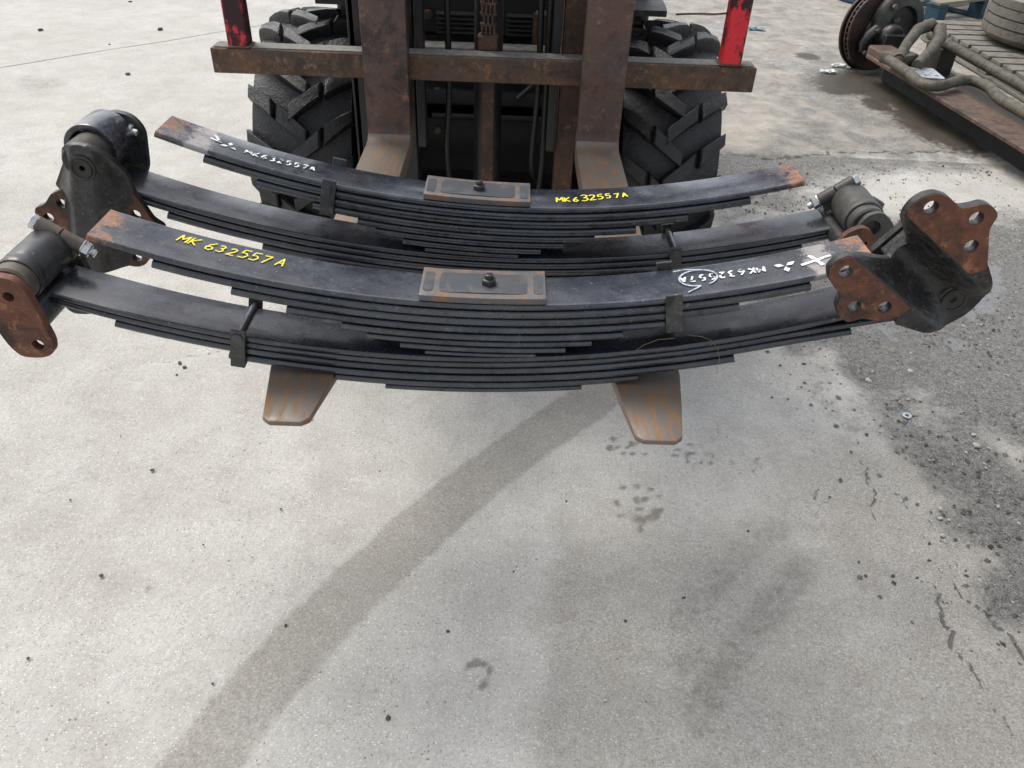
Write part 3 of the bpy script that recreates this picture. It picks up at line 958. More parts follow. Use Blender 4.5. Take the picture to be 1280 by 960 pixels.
def helper_spring(loc, R, rot, ends, k, label, group, flip, textfn, plate, clipx, seed):
    root = empty("helper_spring", loc, label, "leaf spring", group, (0, math.radians(rot), 0))
    arc = Arc(R)
    d = 0
    r = random.Random(seed)
    for i, th in enumerate(H_TH):
        th *= k
        x0, x1 = ends[0][i], ends[1][i]
        jy = 0 if i == 0 else r.uniform(-.0012, .0014)
        mb, xs = leaf_mesh(arc, d + .0003, th - .0012, x0, x1, W - (.0 if i < 5 else .001), jy)
        if i == 0:
            e0, e1 = xs - xs.min(), xs.max() - xs
            rust = np.maximum(np.clip(1 - e0 / .13, 0, 1), np.clip(1 - e1 / .13, 0, 1))
            es = e0 if not flip else e1
            bare = np.exp(-((es - .068) / .030) ** 2)
            rust = rust * .95
        else:
            rust = np.zeros_like(xs) + .02
            bare = np.zeros_like(xs)
        o = mb.build("leaf", 'spring', root, 40, attrs={"rust": rust, "bare": bare})
        if i == 0:
            top = o
        d += th
    # spacer plate with the centre bolt
    px0, px1 = plate
    mb = MB()
    sec = [(px0 + (px1 - px0) * t / 12) for t in range(13)]
    rings = [[arc.p(x, .001, -.0105), arc.p(x, W - .001, -.0105), arc.p(x, W - .001, -.0004), arc.p(x, .001, -.0004)] for x in sec]
    mb.ring_loft(rings)
    pl = mb.build("spacer_plate", 'plate_rim', root, 35, .0016, 2)
    cx = (px0 + px1) / 2
    hx, hy = (px1 - px0) / 2, W / 2
    # dark pressed panel and two end pads, standing a hair above the rusty margin
    for (a, b, nm) in ((-.70, .70, 1), (-.955, -.80, 0), (.80, .955, 0)):
        pol = round_poly([(cx + a * hx, hy - .68 * hy), (cx + b * hx, hy - .68 * hy), (cx + b * hx, hy + .64 * hy), (cx + a * hx, hy + .64 * hy)], .009)
        p_ = MB()
        p_.prism([pol], lambda u, v, t: arc.p(u, v, t), -.0103, -.0112)
        p_.build("pressed_panel", 'plate', pl, 30)
    b = MB()
    c = arc.p(cx + (.002 if not flip else .008), W * .47, -.0105)
    hexbolt(b, c, (0, 0, 1), .0115, .011, .006)
    b.build("centre_bolt", 'dark_bolt', root, 30, .0006)
    clip_strap(arc, clipx, sum(H_TH[:4]) * k - .004, .009, .024, "rebound_clip", root)
    textfn(arc, top)
    return root, arc


def main_spring(loc, R, rot, ends, k, label, group, seed, clipx, droop=False):
    root = empty("main_spring", loc, label, "leaf spring", group, (0, math.radians(rot), 0))
    arc = Arc(R)
    d = 0
    r = random.Random(seed)
    for i, th in enumerate(M_TH):
        th *= k
        jy = 0 if i == 0 else r.uniform(-.0012, .0014)
        mb, xs = leaf_mesh(arc, d + .0003, th - .0012, ends[0][i], ends[1][i], W, jy, 64, (.014 if (i in (1, 2) and droop) else 0))
        mb.build("leaf", 'spring_clean', root, 40, attrs={"rust": np.zeros_like(xs) + .01, "bare": np.zeros_like(xs)})
        d += th
    clip_strap(arc, clipx, sum(M_TH[:4]) * k, .014, .0215, "rebound_clip", root, bolt=True)
    b = MB()
    hexbolt(b, arc.p(0, W * .5, d), (0, 0, -1), .0115, .009, 0)
    b.build("centre_bolt", 'dark_bolt', root, 30)
    return root, arc


YF, YR = -1.035, -.72


def text_front(arc, top):
    writing(arc, "MK 632557 A", -.436, .050, .0215, .0156, .0024, -.045, False, False, .22, .12, 3).build("yellow_handwriting", 'yellow', top, 0)
    writing(arc, "MK632557A", .418, .052, .0165, .0138, .0030, -.02, True, True).build("stencilled_number", 'white', top, 0)
    emblem(arc, .446, .040, .0165, PI).build("stencilled_emblem", 'white', top, 0)
    m = MB()
    for st in ([(.466, .034), (.508, .044)], [(.482, .056), (.492, .022)]):
        ribbon(m, arc, st, .0056, .001 + (.0002 if m.v else 0))
    m.build("stencilled_cross", 'white', top, 0)
    m = MB()
    cc = [(.325 + .027 * math.cos(t), .046 + .023 * math.sin(t)) for t in np.linspace(-.35 * PI, 1.5 * PI, 28)]
    cc += [(.322, .020), (.305, .009)]
    ribbon(m, arc, cc, .0026, .0016)
    ribbon(m, arc, [(.293, .072), (.31, .074), (.33, .069)], .0022, .0019)
    m.build("chalk_scribble", 'chalk', top, 0)


def text_rear(arc, top):
    writing(arc, "MK632557A", -.418, .029, .0175, .0136, .0030, .03, False, True).build("stencilled_number", 'white', top, 0)
    emblem(arc, -.446, .040, .0150, 0).build("stencilled_emblem", 'white', top, 0)
    m = MB()
    for st in ([(-.479, .048), (-.459, .043)], [(-.474, .060), (-.464, .044)]):
        ribbon(m, arc, st, .0045, .001 + .0001 * len(m.v))
    m.build("stencilled_cross", 'white', top, 0)
    writing(arc, "MK632557A", .129, .022, .0215, .0148, .0030, .13, False, False, .1, .2, 8).build("yellow_handwriting", 'yellow', top, 0)
    m = MB()
    ribbon(m, arc, [(.277, .052), (.2785, .0525)], .003, .001)
    m.build("yellow_dot", 'yellow', top, 0)


GR = "leaf springs laid across the forks"
HF_top = .746
fh, fh_arc = helper_spring((0, YF, HF_top), 1.68, .35,
                           ([-.535, -.454, -.351, -.276, -.198, -.162, -.113, -.076], [.556, .473, .380, .293, .218, .173, .135, .091]), 1.0,
                           "black helper leaf spring with yellow writing beside its rusty left end, over the fork tips", GR, True, text_front, (-.083, .101), .283, 1)
fm, fm_arc = main_spring((0, YF, HF_top - sum(H_TH)), 1.80, -1.5,
                         ([-.61, -.612, -.532, -.374, -.217, -.142], [.635, .621, .555, .391, .249, .164]), 1.0,
                         "main leaf spring ending in a shackle and a large rusty-flanged bracket, over the fork tips", GR, 2, -.352, True)
KR = 1.08
HR_top = .7585
rh, rh_arc = helper_spring((0, YR, HR_top), 1.75, 2.2,
                           ([-.553, -.478, -.394, -.300, -.223, -.192, -.143, -.103], [.546, .462, .360, .273, .202, .148, .107, .067]), KR,
                           "black helper leaf spring with white stencilled number at its left end, nearer the mast", GR, False, text_rear, (-.107, .081), -.268, 3)
rm, rm_arc = main_spring((0, YR, HR_top - sum(H_TH) * KR), 2.05, 1.25,
                         ([-.645, -.63, -.562, -.402, -.235, -.155], [.66, .64, .575, .40, .24, .16]), KR,
                         "main leaf spring hung from a triangular cast hanger with ring eye, nearer the mast", GR, 4, .348)


# ---- end fittings, written in world coordinates and hung on the main springs
def child_of(o, root):
    o.parent = root
    o.matrix_parent_inverse = (Matrix.Translation(root.location) @ root.rotation_euler.to_matrix().to_4x4()).inverted()
    return o


def hanger(root, pin, yn, yfar, udir, mirror=False, away=False, rust='rust_face'):
    """cast hanger: hat-section web carrying the pin, two drilled flanges and a second ear behind the eye.
    pin: (x, z); yn: y of the web; udir: (x, z) unit vector from the pin to the open end"""
    u = Vector((udir[0], 0, udir[1])).normalized()
    v = Vector((-u.z, 0, u.x)) * (-1 if mirror else 1)
    nrm = Vector((0, -1, 0))
    P0 = Vector((pin[0], yn, pin[1]))
    to3 = lambda a, b, t: P0 + u * a + v * b + nrm * t
    H = -.047 if away else .047
    sm = lambda x, a, b: float(smooth01(np.array(x), a, b))
    part = empty("hanger_bracket", (0, 0, 0), "", "")
    del part["label"], part["category"]
    child_of(part, root)
    front, back = [], []
    NB = 45
    for a in np.linspace(-.034, .200, 60):
        if a < .004:
            wd = math.sqrt(max(1e-6, 1 - ((a - .010) / .0445) ** 2)) * .0450
        elif a < .070:
            wd = .0446 + (a - .004) * .36
        else:
            wd = .0684 - (.0279 if not away else .012) * sm(a, .070, .086)
        hh = H * sm(a, -.046, .034)
        fr, bk = [], []
        for b in np.linspace(-1, 1, NB):
            bb = b * wd
            aa = a
            if a > .090 and not away:
                end = .130 + .068 * sm(abs(bb) / .0405, .30, 1.0)
                aa = .090 + (a - .090) * (end - .090) / .110
            t = hh * (sm(abs(bb), .016, wd * 1.02) if away else min(1.0, (abs(bb) / .0375) ** 1.9))
            fr.append(to3(aa, bb, t))
            bk.append(to3(aa, bb * .99, t - .011))
        front.append(fr)
        back.append(bk)
    mb = MB()
    mb.ring_loft([f + list(reversed(b)) for f, b in zip(front, back)], True, False)
    nr = 2 * NB
    for base, fl_ in ((0, False), (59 * nr, True)):
        for j in range(NB - 1):
            qd = (base + j, base + j + 1, base + nr - 2 - j, base + nr - 1 - j)
            mb.f.append(tuple(reversed(qd)) if fl_ else qd)
    mb.build("web", 'cast_black', part, 60)
    lo = [(.075, .0385), (.204, .0385), (.212, .053), (.211, .069), (.198, .079), (.181, .083), (.166, .083), (.161, .093), (.155, .101), (.139, .108), (.125, .107), (.114, .090), (.091, .078), (.077, .058)]
    lo_h = [(.190, .058), (.138, .085), (.105, .060)]
    up = [(.059, -.0385), (.198, -.0385), (.202, -.055), (.199, -.069), (.190, -.080), (.174, -.086), (.150, -.086), (.141, -.096), (.134, -.107), (.121, -.112), (.105, -.110), (.097, -.092), (.071, -.074), (.047, -.057)]
    up_h = [(.180, -.064), (.123, -.090), (.094, -.064)]
    for poly, holes in ((lo, lo_h), (up, up_h)):
        m = MB()
        m.prism([round_poly(poly, .005, 3)] + [circle(h[0], h[1], .0088) for h in holes], to3, H - .0125, H + .0006)
        m.build("flange_body", 'cast_black', part, 35)
        m = MB()
        cv = .072 if poly is lo else -.075
        inset = [((p[0] - .135) * .985 + .135, (p[1] - cv) * .985 + cv) for p in poly]
        m.prism([round_poly(inset, .005, 3)] + [circle(h[0], h[1], .0092) for h in holes], to3, H + .0006, H + .0022)
        m.build("mounting_face", rust, part, 35)
    m = MB()
    m.lathe([(.0001, -.002), (.004, -.002), (.005, .001), (.012, .001), (.0145, .002), (.0150, .004), (.0165, .004), (.0165, -.004)], to3(0.004, 0, .002), nrm, 24)
    m.lathe([(.0215, -.004), (.0215, .0015), (.0175, .0028), (.0172, -.003)], to3(0.004, 0, .0015), nrm, 28)
    m.build("pin", 'bush', part, 40)
    m = MB()
    tl = yfar - yn
    ear = round_poly([(-.036, -.018), (-.036, .018), (-.015, .040), (.055, .046), (.075, .040), (.075, -.040), (.055, -.046), (-.015, -.040)], .014)
    m.prism([ear], to3, -tl, -tl - .014)
    m.build("rear_ear", 'cast_black', part, 35, .0015)
    m = MB()
    kb = .55 if away else 1
    m.prism([[(.050, -.026 * kb), (.050, .026 * kb), (.072, .026 * kb), (.072, -.026 * kb)]], to3, -.0085, -tl + .001)
    m.build("bridge", 'cast_black', part, 35, .003)
    return part


def eye_barrel(root, c, y0, y1, r, mat, name="spring_eye"):
    m = MB()
    L = y1 - y0
    m.lathe([(r * .72, 0), (r * .95, 0), (r, .003), (r, L * .12), (r * .985, L * .13), (r * .985, L * .2), (r, L * .22), (r, L - .004), (r * .94, L), (r * .5, L)], (c[0], y0, c[1]), (0, 1, 0), 40)
    return child_of(m.build(name, mat, None, 40), root)


def clamp_bolt(root, a, b, mat_tube, nut_at_end=True, head_at_start=True):
    a, b = Vector(a), Vector(b)
    ax = (b - a).normalized()
    m = MB()
    mid = (a + b) / 2
    r = .0118
    m.lathe([(r * .8, 0), (r, .002), (r, (mid - a).length - .001), (r * .85, (mid - a).length)], a, ax, 20, True)
    m.lathe([(r * .85, .0012), (r, .002), (r, (b - mid).length - .002), (r * .8, (b - mid).length)], mid, ax, 20, True)
    # saddle that ties the lug to the barrel
    m.box(mid - Vector((0, 0, .014)), (.045, .016, .026), Matrix.Rotation(math.atan2(-ax.z, ax.x), 3, 'Y'))
    lug = child_of(m.build("clamp_lug", mat_tube, None, 40), root)
    if head_at_start:
        m = MB()
        hexbolt(m, a, -ax, .0115, .009)
        m.build("bolt_head", 'zinc', lug, 25)
    m = MB()
    m.lathe([(.0001, 0), (.0140, 0), (.0140, .0022), (.0001, .0022)], b - ax * .0005, ax, 20)
    hexbolt(m, b + ax * .001, ax, .0118, .0110, .007)
    m.build("nut", 'zinc', lug, 25)
    return lug


def shackle_plate(root, poly, holes, y0, th, mat, name="shackle_plate"):
    m = MB()
    to3 = lambda a, b, t: Vector((a, t, b))
    hs_ = [circle(h[0], h[1], h[2]) for h in holes]
    m.prism([round_poly(poly, .012)] + hs_, to3, y0, y0 + th)
    return child_of(m.build(name, mat, None, 35, .0009), root)


# front spring, left end: eye barrel in a shackle
eye_barrel(fm, (-.640, .772), -1.052, -.955, .0325, 'barrel')
m = MB()
m.lathe([(.0001, 0), (.026, 0), (.029, .003), (.029, .022), (.024, .024)], (-.640, -1.074, .772), (0, 1, 0), 36)
child_of(m.build("bush_collar", 'collar', None, 40), fm)
pl_ = [(-.676, .772), (-.664, .797), (-.640, .806), (-.614, .800), (-.604, .782), (-.598, .742), (-.592, .700), (-.598, .680), (-.618, .673), (-.645, .674), (-.656, .690), (-.668, .730)]
shackle_plate(fm, [(x - .004, z - .006) for x, z in pl_], [(-.634, .768, .0075), (-.619, .690, .0085)], -1.092, .013, 'rust_face')
shackle_plate(fm, [(x - .010, z - .030) for x, z in pl_], [], -.935, .013, 'cast_black')
m = MB()
m.lathe([(.0001, 0), (.022, 0), (.0245, .003), (.0245, .135), (.0001, .135)], (-.640, -1.076, .712), (0, 1, 0), 30)
child_of(m.build("lower_sleeve", 'barrel', None, 40), fm)
clamp_bolt(fm, (-.651, -.950, .809), (-.595, -.950, .772), 'collar')

# front spring, right end: big hanger bracket
eye_barrel(fm, (.674, .789), -1.033, -.947, .036, 'barrel')
hanger(fm, (.674, .789), -1.050, -.940, (-.81, .587))

# rear spring, left end: ring eye and hanger hanging down
cx_, cz_ = -.667, .832
m = MB()
ring = []
rm_o, rm_i = .0440, .0335
for t in np.linspace(math.radians(-62), math.radians(232), 40):
    c_, s_ = math.cos(t), math.sin(t)
    ring.append([Vector((cx_ + rm_o * c_, YR + .003, cz_ + rm_o * s_)), Vector((cx_ + rm_o * c_, YR + W - .003, cz_ + rm_o * s_)),
                 Vector((cx_ + rm_i * c_, YR + W - .003, cz_ + rm_i * s_)), Vector((cx_ + rm_i * c_, YR + .003, cz_ + rm_i * s_))])
m.ring_loft(ring, True, True)
child_of(m.build("spring_eye", 'spring', None, 40, .0022, 2), rm)
m = MB()
m.lathe([(.0001, 0), (.026, 0), (.0285, .003), (.0325, .012), (.0325, W + .045), (.0001, W + .045)], (cx_ + .004, YR - .050, cz_ - .001), (0, 1, 0), 36)
child_of(m.build("eye_bush", 'bush', None, 40), rm)
hanger(rm, (-.652, .831), -.782, -.628, (-.22, -1.0), True, True)
m = MB()
m.tube([(-.655, -.640, .850), (-.632, -.640, .842)], .0105, 16)
lug_ = child_of(m.build("clamp_lug", 'barrel', None, 40), rm)
m = MB()
hexbolt(m, Vector((-.634, -.640, .8425)), (.94, 0, -.33), .0108, .010, .008)
m.build("bolt", 'zinc', None, 25).parent = lug_

# rear spring, right end: dusty barrel in a shackle
eye_barrel(rm, (.661, .766), -.742, -.662, .0345, 'barrel_grey')
m = MB()
m.lathe([(.0001, 0), (.012, 0), (.013, -.003), (.018, -.003), (.018, 0), (.028, 0), (.031, .003), (.031, .018), (.026, .02)], (.662, -.762, .765), (0, 1, 0), 36)
child_of(m.build("bush_collar", 'barrel_grey', None, 40), rm)
tri_ = [(.640, .770), (.650, .790), (.672, .796), (.690, .784), (.726, .738), (.722, .728), (.66, .722), (.636, .742)]
shackle_plate(rm, tri_, [(.664, .766, .014)], -.775, .010, 'barrel_grey')
shackle_plate(rm, [(.600, .752), (.612, .772), (.634, .782), (.652, .774), (.660, .75), (.655, .70), (.640, .672), (.615, .675)], [(.646, .752, .0032)], -.805, .012, 'rust_face')
m = MB()
m.tube([(.630, -.795, .728), (.630, -.640, .728)], .016, 20)
child_of(m.build("lower_sleeve", 'cast_black', None, 40), rm)
shackle_plate(rm, [(x + .004, z - .016) for x, z in tri_], [], -.640, .012, 'cast_black')
clamp_bolt(rm, (.662, -.657, .802), (.608, -.657, .762), 'barrel_grey')
m = MB()
m.tube([(.722, -.62, .748), (.742, -.62, .738)], .012, 6)
child_of(m.build("pin_nut", 'barrel_grey', None, 30), rm)

# a dry straw caught on the front springs
m = MB()
pth = [(.310, -1.050, .716), (.330, -1.052, .715), (.345, -1.046, .706), (.360, -1.043, .690), (.366, -1.046, .670), (.364, -1.049, .650)]
m.tube(pth, .0003, 6)
pth2 = [(.292, -1.048, .708), (.268, -1.050, .706), (.248, -1.049, .695), (.238, -1.047, .683), (.250, -1.046, .684)]
m.tube(pth2, .0003, 6)
tag(m.build("straw", 'straw', None, 60), "thin dry straw snagged under the strap clip of the spring over the fork tips", "straw")

# washer on the mud
m = MB()
m.lathe([(.006, 0), (.0125, 0), (.0125, .002), (.006, .002)], (1.158, -.319, .004), (0, 0, 1), 20, False, True)
tag(m.build("washer", 'alu', None, 30), "small bright steel washer lying in the dark grit", "washer")


# ------------------------------------------------------------------ forklift
FX = -.022
fl = empty("forklift", (FX, .52, 0), "forklift with worn rusty carriage, lugged tyres and red backrest posts, carrying the springs", "forklift")


def fpart(o):
    o.parent = fl
    o.matrix_parent_inverse = Matrix.Translation(fl.location).inverted()
    return o


def fbox(name, c, size, mat, bevel=.003):
    return fpart(box(name, c, size, mat, None, bevel))


ZT = .6095
for sx in (-1, 1):
    xc = .269 * sx
    m = MB()
    hw = .055
    # side profile swept across: tine + heel + shank
    tip = .030 if sx < 0 else .014
    prof_top = [(-1.166, ZT - .001), (-1.10, ZT), (-.9, ZT), (-.04, ZT), (-.018, ZT + .004), (-.005, ZT + .015), (0, ZT + .035), (0, 1.22)]
    prof_bot = [(-1.166, ZT - .012), (-1.10, ZT - .016), (-.9, ZT - .024), (-.04, ZT - .046), (.010, ZT - .042), (.033, ZT - .022), (.045, ZT + .010), (.045, 1.22)]
    rings = []
    for (a, b) in zip(prof_top, prof_bot):
        y = a[0]
        k = 1.0
        if y < -1.0:
            pass
        wl_, wr_ = hw, hw
        if y <= -1.15:
            wl_ = wr_ = hw * .62
        elif y <= -1.09:
            wl_ = wr_ = hw * .80
        dy = tip if y < -.95 else 0
        rings.append([(xc - wl_, a[0] + dy, a[1]), (xc + wr_, a[0] + dy, a[1]), (xc + wr_, b[0] + dy, b[1]), (xc - wl_, b[0] + dy, b[1])])
    # extra ring where the taper begins
    rings.insert(2, [(xc - hw, -1.0, ZT), (xc + hw, -1.0, ZT), (xc + hw, -1.0, ZT - .020), (xc - hw, -1.0, ZT - .020)])
    # rounded nose
    rings.insert(0, [(xc - hw * .42, -1.176 + tip, ZT - .002), (xc + hw * .42, -1.176 + tip, ZT - .002), (xc + hw * .42, -1.176 + tip, ZT - .011), (xc - hw * .42, -1.176 + tip, ZT - .011)])
    m.ring_loft(rings)
    f_ = m.build("fork", 'fork', None, 40, .0028, 2)
    f_.data.materials.append(M['fork_shank'])
    for p in f_.data.polygons:
        if p.center.z > ZT + .012:
            p.material_index = 1
    fpart(f_)

# carriage bar in three visible runs, with a dusty top
fbox("carriage_bar", (FX - .005, .078, .777), (1.366, .062, .060), 'carriage', .002)
fbox("bar_dust", (FX - .005, .080, .8085), (1.350, .050, .002), 'carriage_top', 0)
fbox("carriage_bar", (FX - .005, .078, 1.20), (1.366, .062, .060), 'carriage', .002)
for x, mt in ((-.640, 'red_dark'), (.590, 'red')):
    fbox("backrest_post", (x, .074, 1.23), (.050, .046, .843), mt, .003)
    m = MB()
    m.box((x, .074, .8105), (.062, .056, .006))
    fpart(m.build("weld_bead", 'carriage', None, 35, .003))
for x in (-.30, .0, .27):
    fbox("backrest_bar", (x + FX, .11, 1.45), (.03, .02, .45), 'mast', .003)
fbox("backrest_rail", (FX - .003, .074, 1.675), (1.30, .046, .046), 'red', .003)

# mast
for sx in (-1, 1):
    m = MB()
    xo = FX + sx * .350
    m.box((xo, .21, 1.14), (.018, .15, 2.04))
    m.box((xo - sx * .025, .145, 1.14), (.060, .020, 2.04))
    m.box((xo - sx * .025, .275, 1.14), (.060, .020, 2.04))
    fpart(m.build("outer_mast_rail", 'mast', None, 35, .002))
    m = MB()
    xi = FX + sx * .205
    m.box((xi, .20, 1.12), (.020, .11, 1.96))
    m.box((xi + sx * .012, .135, 1.12), (.052, .022, 1.96))
    fpart(m.build("inner_mast_rail", 'mast' if sx < 0 else 'mast_rust', None, 35, .002))
    fbox("carriage_side_plate", (FX + sx * .175, .135, .86), (.022, .05, .62), 'mast', .002)
    fbox("fork_hook", (sx * .269, .062, 1.24), (.11, .09, .05), 'fork_shank', .004)
m = MB()
m.tube([(-.022, .20, .10), (-.022, .20, 1.25)], .038, 28)
fpart(m.build("lift_cylinder", 'mast', None, 40))
m = MB()
m.tube([(-.022, .20, 1.24), (-.022, .20, 1.9)], .022, 20)
fpart(m.build("cylinder_rod", 'mast', None, 40))
m = MB()
m.box((-.020, .157, .43), (.034, .008, .72))  # added brown strip standing in for the highlight down the cylinder
fpart(m.build("guide_strip", 'mast_rust', None, 35, .002))
m = MB()
m.tube([(-.022, .20, 1.0), (-.022, .20, 1.06)], .056, 28)
fpart(m.build("cylinder_collar", 'mast', None, 40, .004))
# lift chain: alternating plates on pins
m = MB()
z = .83
k = 0
while z < 1.5:
    for dx in ((-.016, -.005, .005, .016) if k % 2 else (-.011, 0, .011)):
        m.box((-.022 + dx, .128, z), (.0038, .020, .030))
    m.tube([(-.043, .128, z + .0125), (-.001, .128, z + .0125)], .0048, 8)
    z += .025
    k += 1
fpart(m.build("lift_chain", 'chain', None, 35))
fbox("chain_anchor", (-.022, .128, .826), (.052, .036, .038), 'chain', .004)
for z, yy, hh, mt in ((.455, .52, .125, 'chassis'), (.585, .50, .045, 'chassis'), (.150, .36, .10, 'dark')):
    m = MB()
    m.tube([(-.36 + FX, yy, z), (.36 + FX, yy, z)], hh / 2, 4) if False else m.box((FX, yy, z), (.62, .12, hh))
    fpart(m.build("cross_beam", mt, None, 35, .012, 2))
fbox("pale_ledge", (FX, .48, .722), (.52, .06, .020), 'pale', .004)
m = MB()
m.tube([(.135, .17, .95), (.137, .17, .50), (.13, .18, .36), (.09, .22, .27), (.0, .26, .25), (-.1, .28, .27)], .010, 10)
fpart(m.build("hydraulic_hose", 'cable', None, 40))
m = MB()
m.tube([(.06, .40, .60), (.12, .44, .645), (.17, .46, .66)], .008, 8)
fpart(m.build("brake_pipe", 'chassis', None, 40))
for i_, (xa, za, zb) in enumerate(((-.13, .98, .30), (.11, .98, .42))):
    m = MB()
    m.tube(spline([(xa, .17, za), (xa + .004, .165, .7), (xa - .004, .17, .5), (xa + .02, .22, zb), (xa + .07, .30, zb - .06)], 6), .0085, 10)
    fpart(m.build("hydraulic_hose", 'cable', None, 40))
for xa, za in ((-.185, .60), (.15, .60), (-.185, .48), (.15, .48), (-.24, .455), (.2, .455)):
    m = MB()
    hexbolt(m, Vector((xa, .458, za)), (0, -1, 0), .013, .010)
    fpart(m.build("bolt", 'collar', None, 30))
m = MB()
m.tube([(-.20, .44, .53), (.17, .44, .53)], .009, 10)
fpart(m.build("steel_line", 'chassis', None, 40))
fbox("valve_block", (-.19, .33, .30), (.06, .05, .055), 'chassis', .004)
fbox("hose_union", (.155, .20, .31), (.022, .022, .035), 'mast_rust', .004)
# front cowl with louvres
cowl = fbox("cowl", (FX, .575, .86), (.64, .06, .24), 'dark', .01)
for sx in (-1, 1):
    for i in range(5):
        s_ = MB()
        s_.box((FX + sx * .105, .538, .752 + i * .013), (.125, .014, .006), Matrix.Rotation(.5, 3, 'X'))
        s_ = s_.build("louvre_slat", 'chassis', None, 35, .001)
        s_.parent = cowl
        s_.matrix_parent_inverse = Matrix.Translation(Vector((FX, .575, .86))).inverted()
fbox("bracket_plate", (.16, .52, .775), (.12, .03, .10), 'mast_rust', .01)
fbox("dash", (FX, .62, 1.12), (.70, .10, .34), 'dark', .02)
m = MB()
hexbolt(m, Vector((-.215, .535, .80)), (0, -1, 0), .016, .012)
fpart(m.build("bolt", 'chain', None, 30))
# body, seen mostly as the darkness behind the mast
fbox("chassis", (FX, 1.05, .42), (.72, .94, .46), 'dark', .02)
fbox("engine_hood", (FX, 1.45, .92), (.90, .90, .34), 'chassis', .05)
fbox("floor_plate", (FX, .84, .74), (1.0, .48, .03), 'chassis', .006)
fbox("counterweight", (FX, 2.22, .62), (1.06, .62, .90), 'chassis', .12)
for sx in (-1, 1):
    m = MB()
    pts = [(.52 - .47 * math.cos(t), .40 + .45 * math.sin(t)) for t in np.linspace(math.radians(78), math.radians(150), 14)]
    m.ring_loft([[(FX + sx * .36, a, b), (FX + sx * .50, a, b), (FX + sx * .50, a, b + .016), (FX + sx * .36, a, b + .016)] for a, b in pts])
    fpart(m.build("fender", 'mast', None, 35))
    m = MB()
    m.tube([(FX + sx * .46, .66, .75), (FX + sx * .46, .80, 1.95), (FX + sx * .45, .95, 2.05)], .028, 12)
    m.tube([(FX + sx * .45, .95, 2.05), (FX + sx * .45, 1.9, 2.03), (FX + sx * .45, 2.0, 1.95), (FX + sx * .46, 2.1, 1.05)], .028, 12)
    fpart(m.build("guard_post", 'mast', None, 40))
for i in range(7):
    fbox("guard_bar", (FX, .98 + i * .14, 2.06), (.88, .035, .025), 'mast', .004)
fbox("seat", (FX, 1.5, 1.13), (.48, .48, .10), 'dark', .04)
fbox("seat_back", (FX, 1.76, 1.36), (.46, .12, .46), 'dark', .05)

# wheels
TR, TW = .405, .290


def tread_r(v):
    return TR - .9 * v * v - max(0, abs(v) - .11) * .35


tm = MB()
prof = [(.19, -.105), (.24, -.13), (.30, -.142), (.345, -.140)] + [(tread_r(v) - .034, v) for v in np.linspace(-.132, .132, 9)] + [(.345, .140), (.30, .142), (.24, .13), (.19, .105)]
tm.lathe(prof, (0, 0, 0), (1, 0, 0), 72)
NL = 19
pitch = 2 * PI / NL


def P3(v, th, rr):
    return (v, -rr * math.cos(th), rr * math.sin(th))


rl = random.Random(3)
for side in (-1, 1):
    for i in range(NL):
        th0 = i * pitch + (pitch / 2 if side > 0 else 0) + .05
        for (v0, v1, s0, s1, h0, h1) in ((-.150, -.072, .004, -.056, .0205, .0255), (-.063, .026, -.064, -.136, .0265, .021)):
            quad = [(v0, s0 - h0), (v1, s1 - h1), (v1, s1 + h1), (v0, s0 + h0)]
            quad = [(v + rl.uniform(-.003, .003), s_ + rl.uniform(-.004, .004)) for v, s_ in quad]
            wear = rl.uniform(-.0035, .001)
            cv, cs = sum(q_[0] for q_ in quad) / 4, sum(q_[1] for q_ in quad) / 4
            rings = []
            for (k, dr) in ((1.06, -.042), (1.02, -.016), (.995, -.009), (.95, -.0028), (.86, 0)):
                ring = []
                for j in range(4):
                    a, b = quad[j], quad[(j + 1) % 4]
                    for t in (0, .33, .66):
                        v, s_ = a[0] + (b[0] - a[0]) * t, a[1] + (b[1] - a[1]) * t
                        v, s_ = cv + (v - cv) * (k if dr > -.04 else 1.03), cs + (s_ - cs) * k
                        ring.append(P3(v if side < 0 else -v, th0 + s_ / TR + rl.uniform(-.003, .003), tread_r(v) + dr + wear + rl.uniform(-.0012, .0012)))
                rings.append(ring)
            tm.ring_loft(rings)
tyre_o = tm.build("tyre", 'tyre', None, 38)
tyre_me = tyre_o.data
bpy.data.objects.remove(tyre_o)
rmesh = MB()
rmesh.lathe([(.20, -.10), (.205, -.115), (.19, -.11), (.17, -.06), (.10, -.05), (.07, -.09), (.0001, -.09)], (0, 0, 0), (1, 0, 0), 40)
for k in range(8):
    hexbolt(rmesh, Vector((-.052, .13 * math.cos(k * PI / 4), .13 * math.sin(k * PI / 4))), (-1, 0, 0), .012, .012)
rim_o = rmesh.build("rim", 'rim', None, 35)
rim_me = rim_o.data
bpy.data.objects.remove(rim_o)
for sx in (-1, 1):
    wh = bpy.data.objects.new("wheel", None)
    COL.objects.link(wh)
    wh.empty_display_size = .1
    wh.location = (sx * .527, 0, .402)
    wh.parent = fl
    for nm, me in (("tyre", tyre_me), ("rim", rim_me)):
        o = bpy.data.objects.new(nm, me)
        COL.objects.link(o)
        o.parent = wh
        if nm == "rim" and sx > 0:
            o.rotation_euler = (0, 0, PI)
    wh.rotation_euler = (.07 if sx > 0 else 0, 0, 0)
for sx in (-1, 1):
    wh = bpy.data.objects.new("wheel", None)
    COL.objects.link(wh)
    wh.location = (sx * .46, 1.62, .29)
    wh.parent = fl
    wh.scale = (.62, .71, .71)
    for nm, me in (("tyre", tyre_me), ("rim", rim_me)):
        o = bpy.data.objects.new(nm, me)
        COL.objects.link(o)
        o.parent = wh
        if nm == "rim" and sx > 0:
            o.rotation_euler = (0, 0, PI)
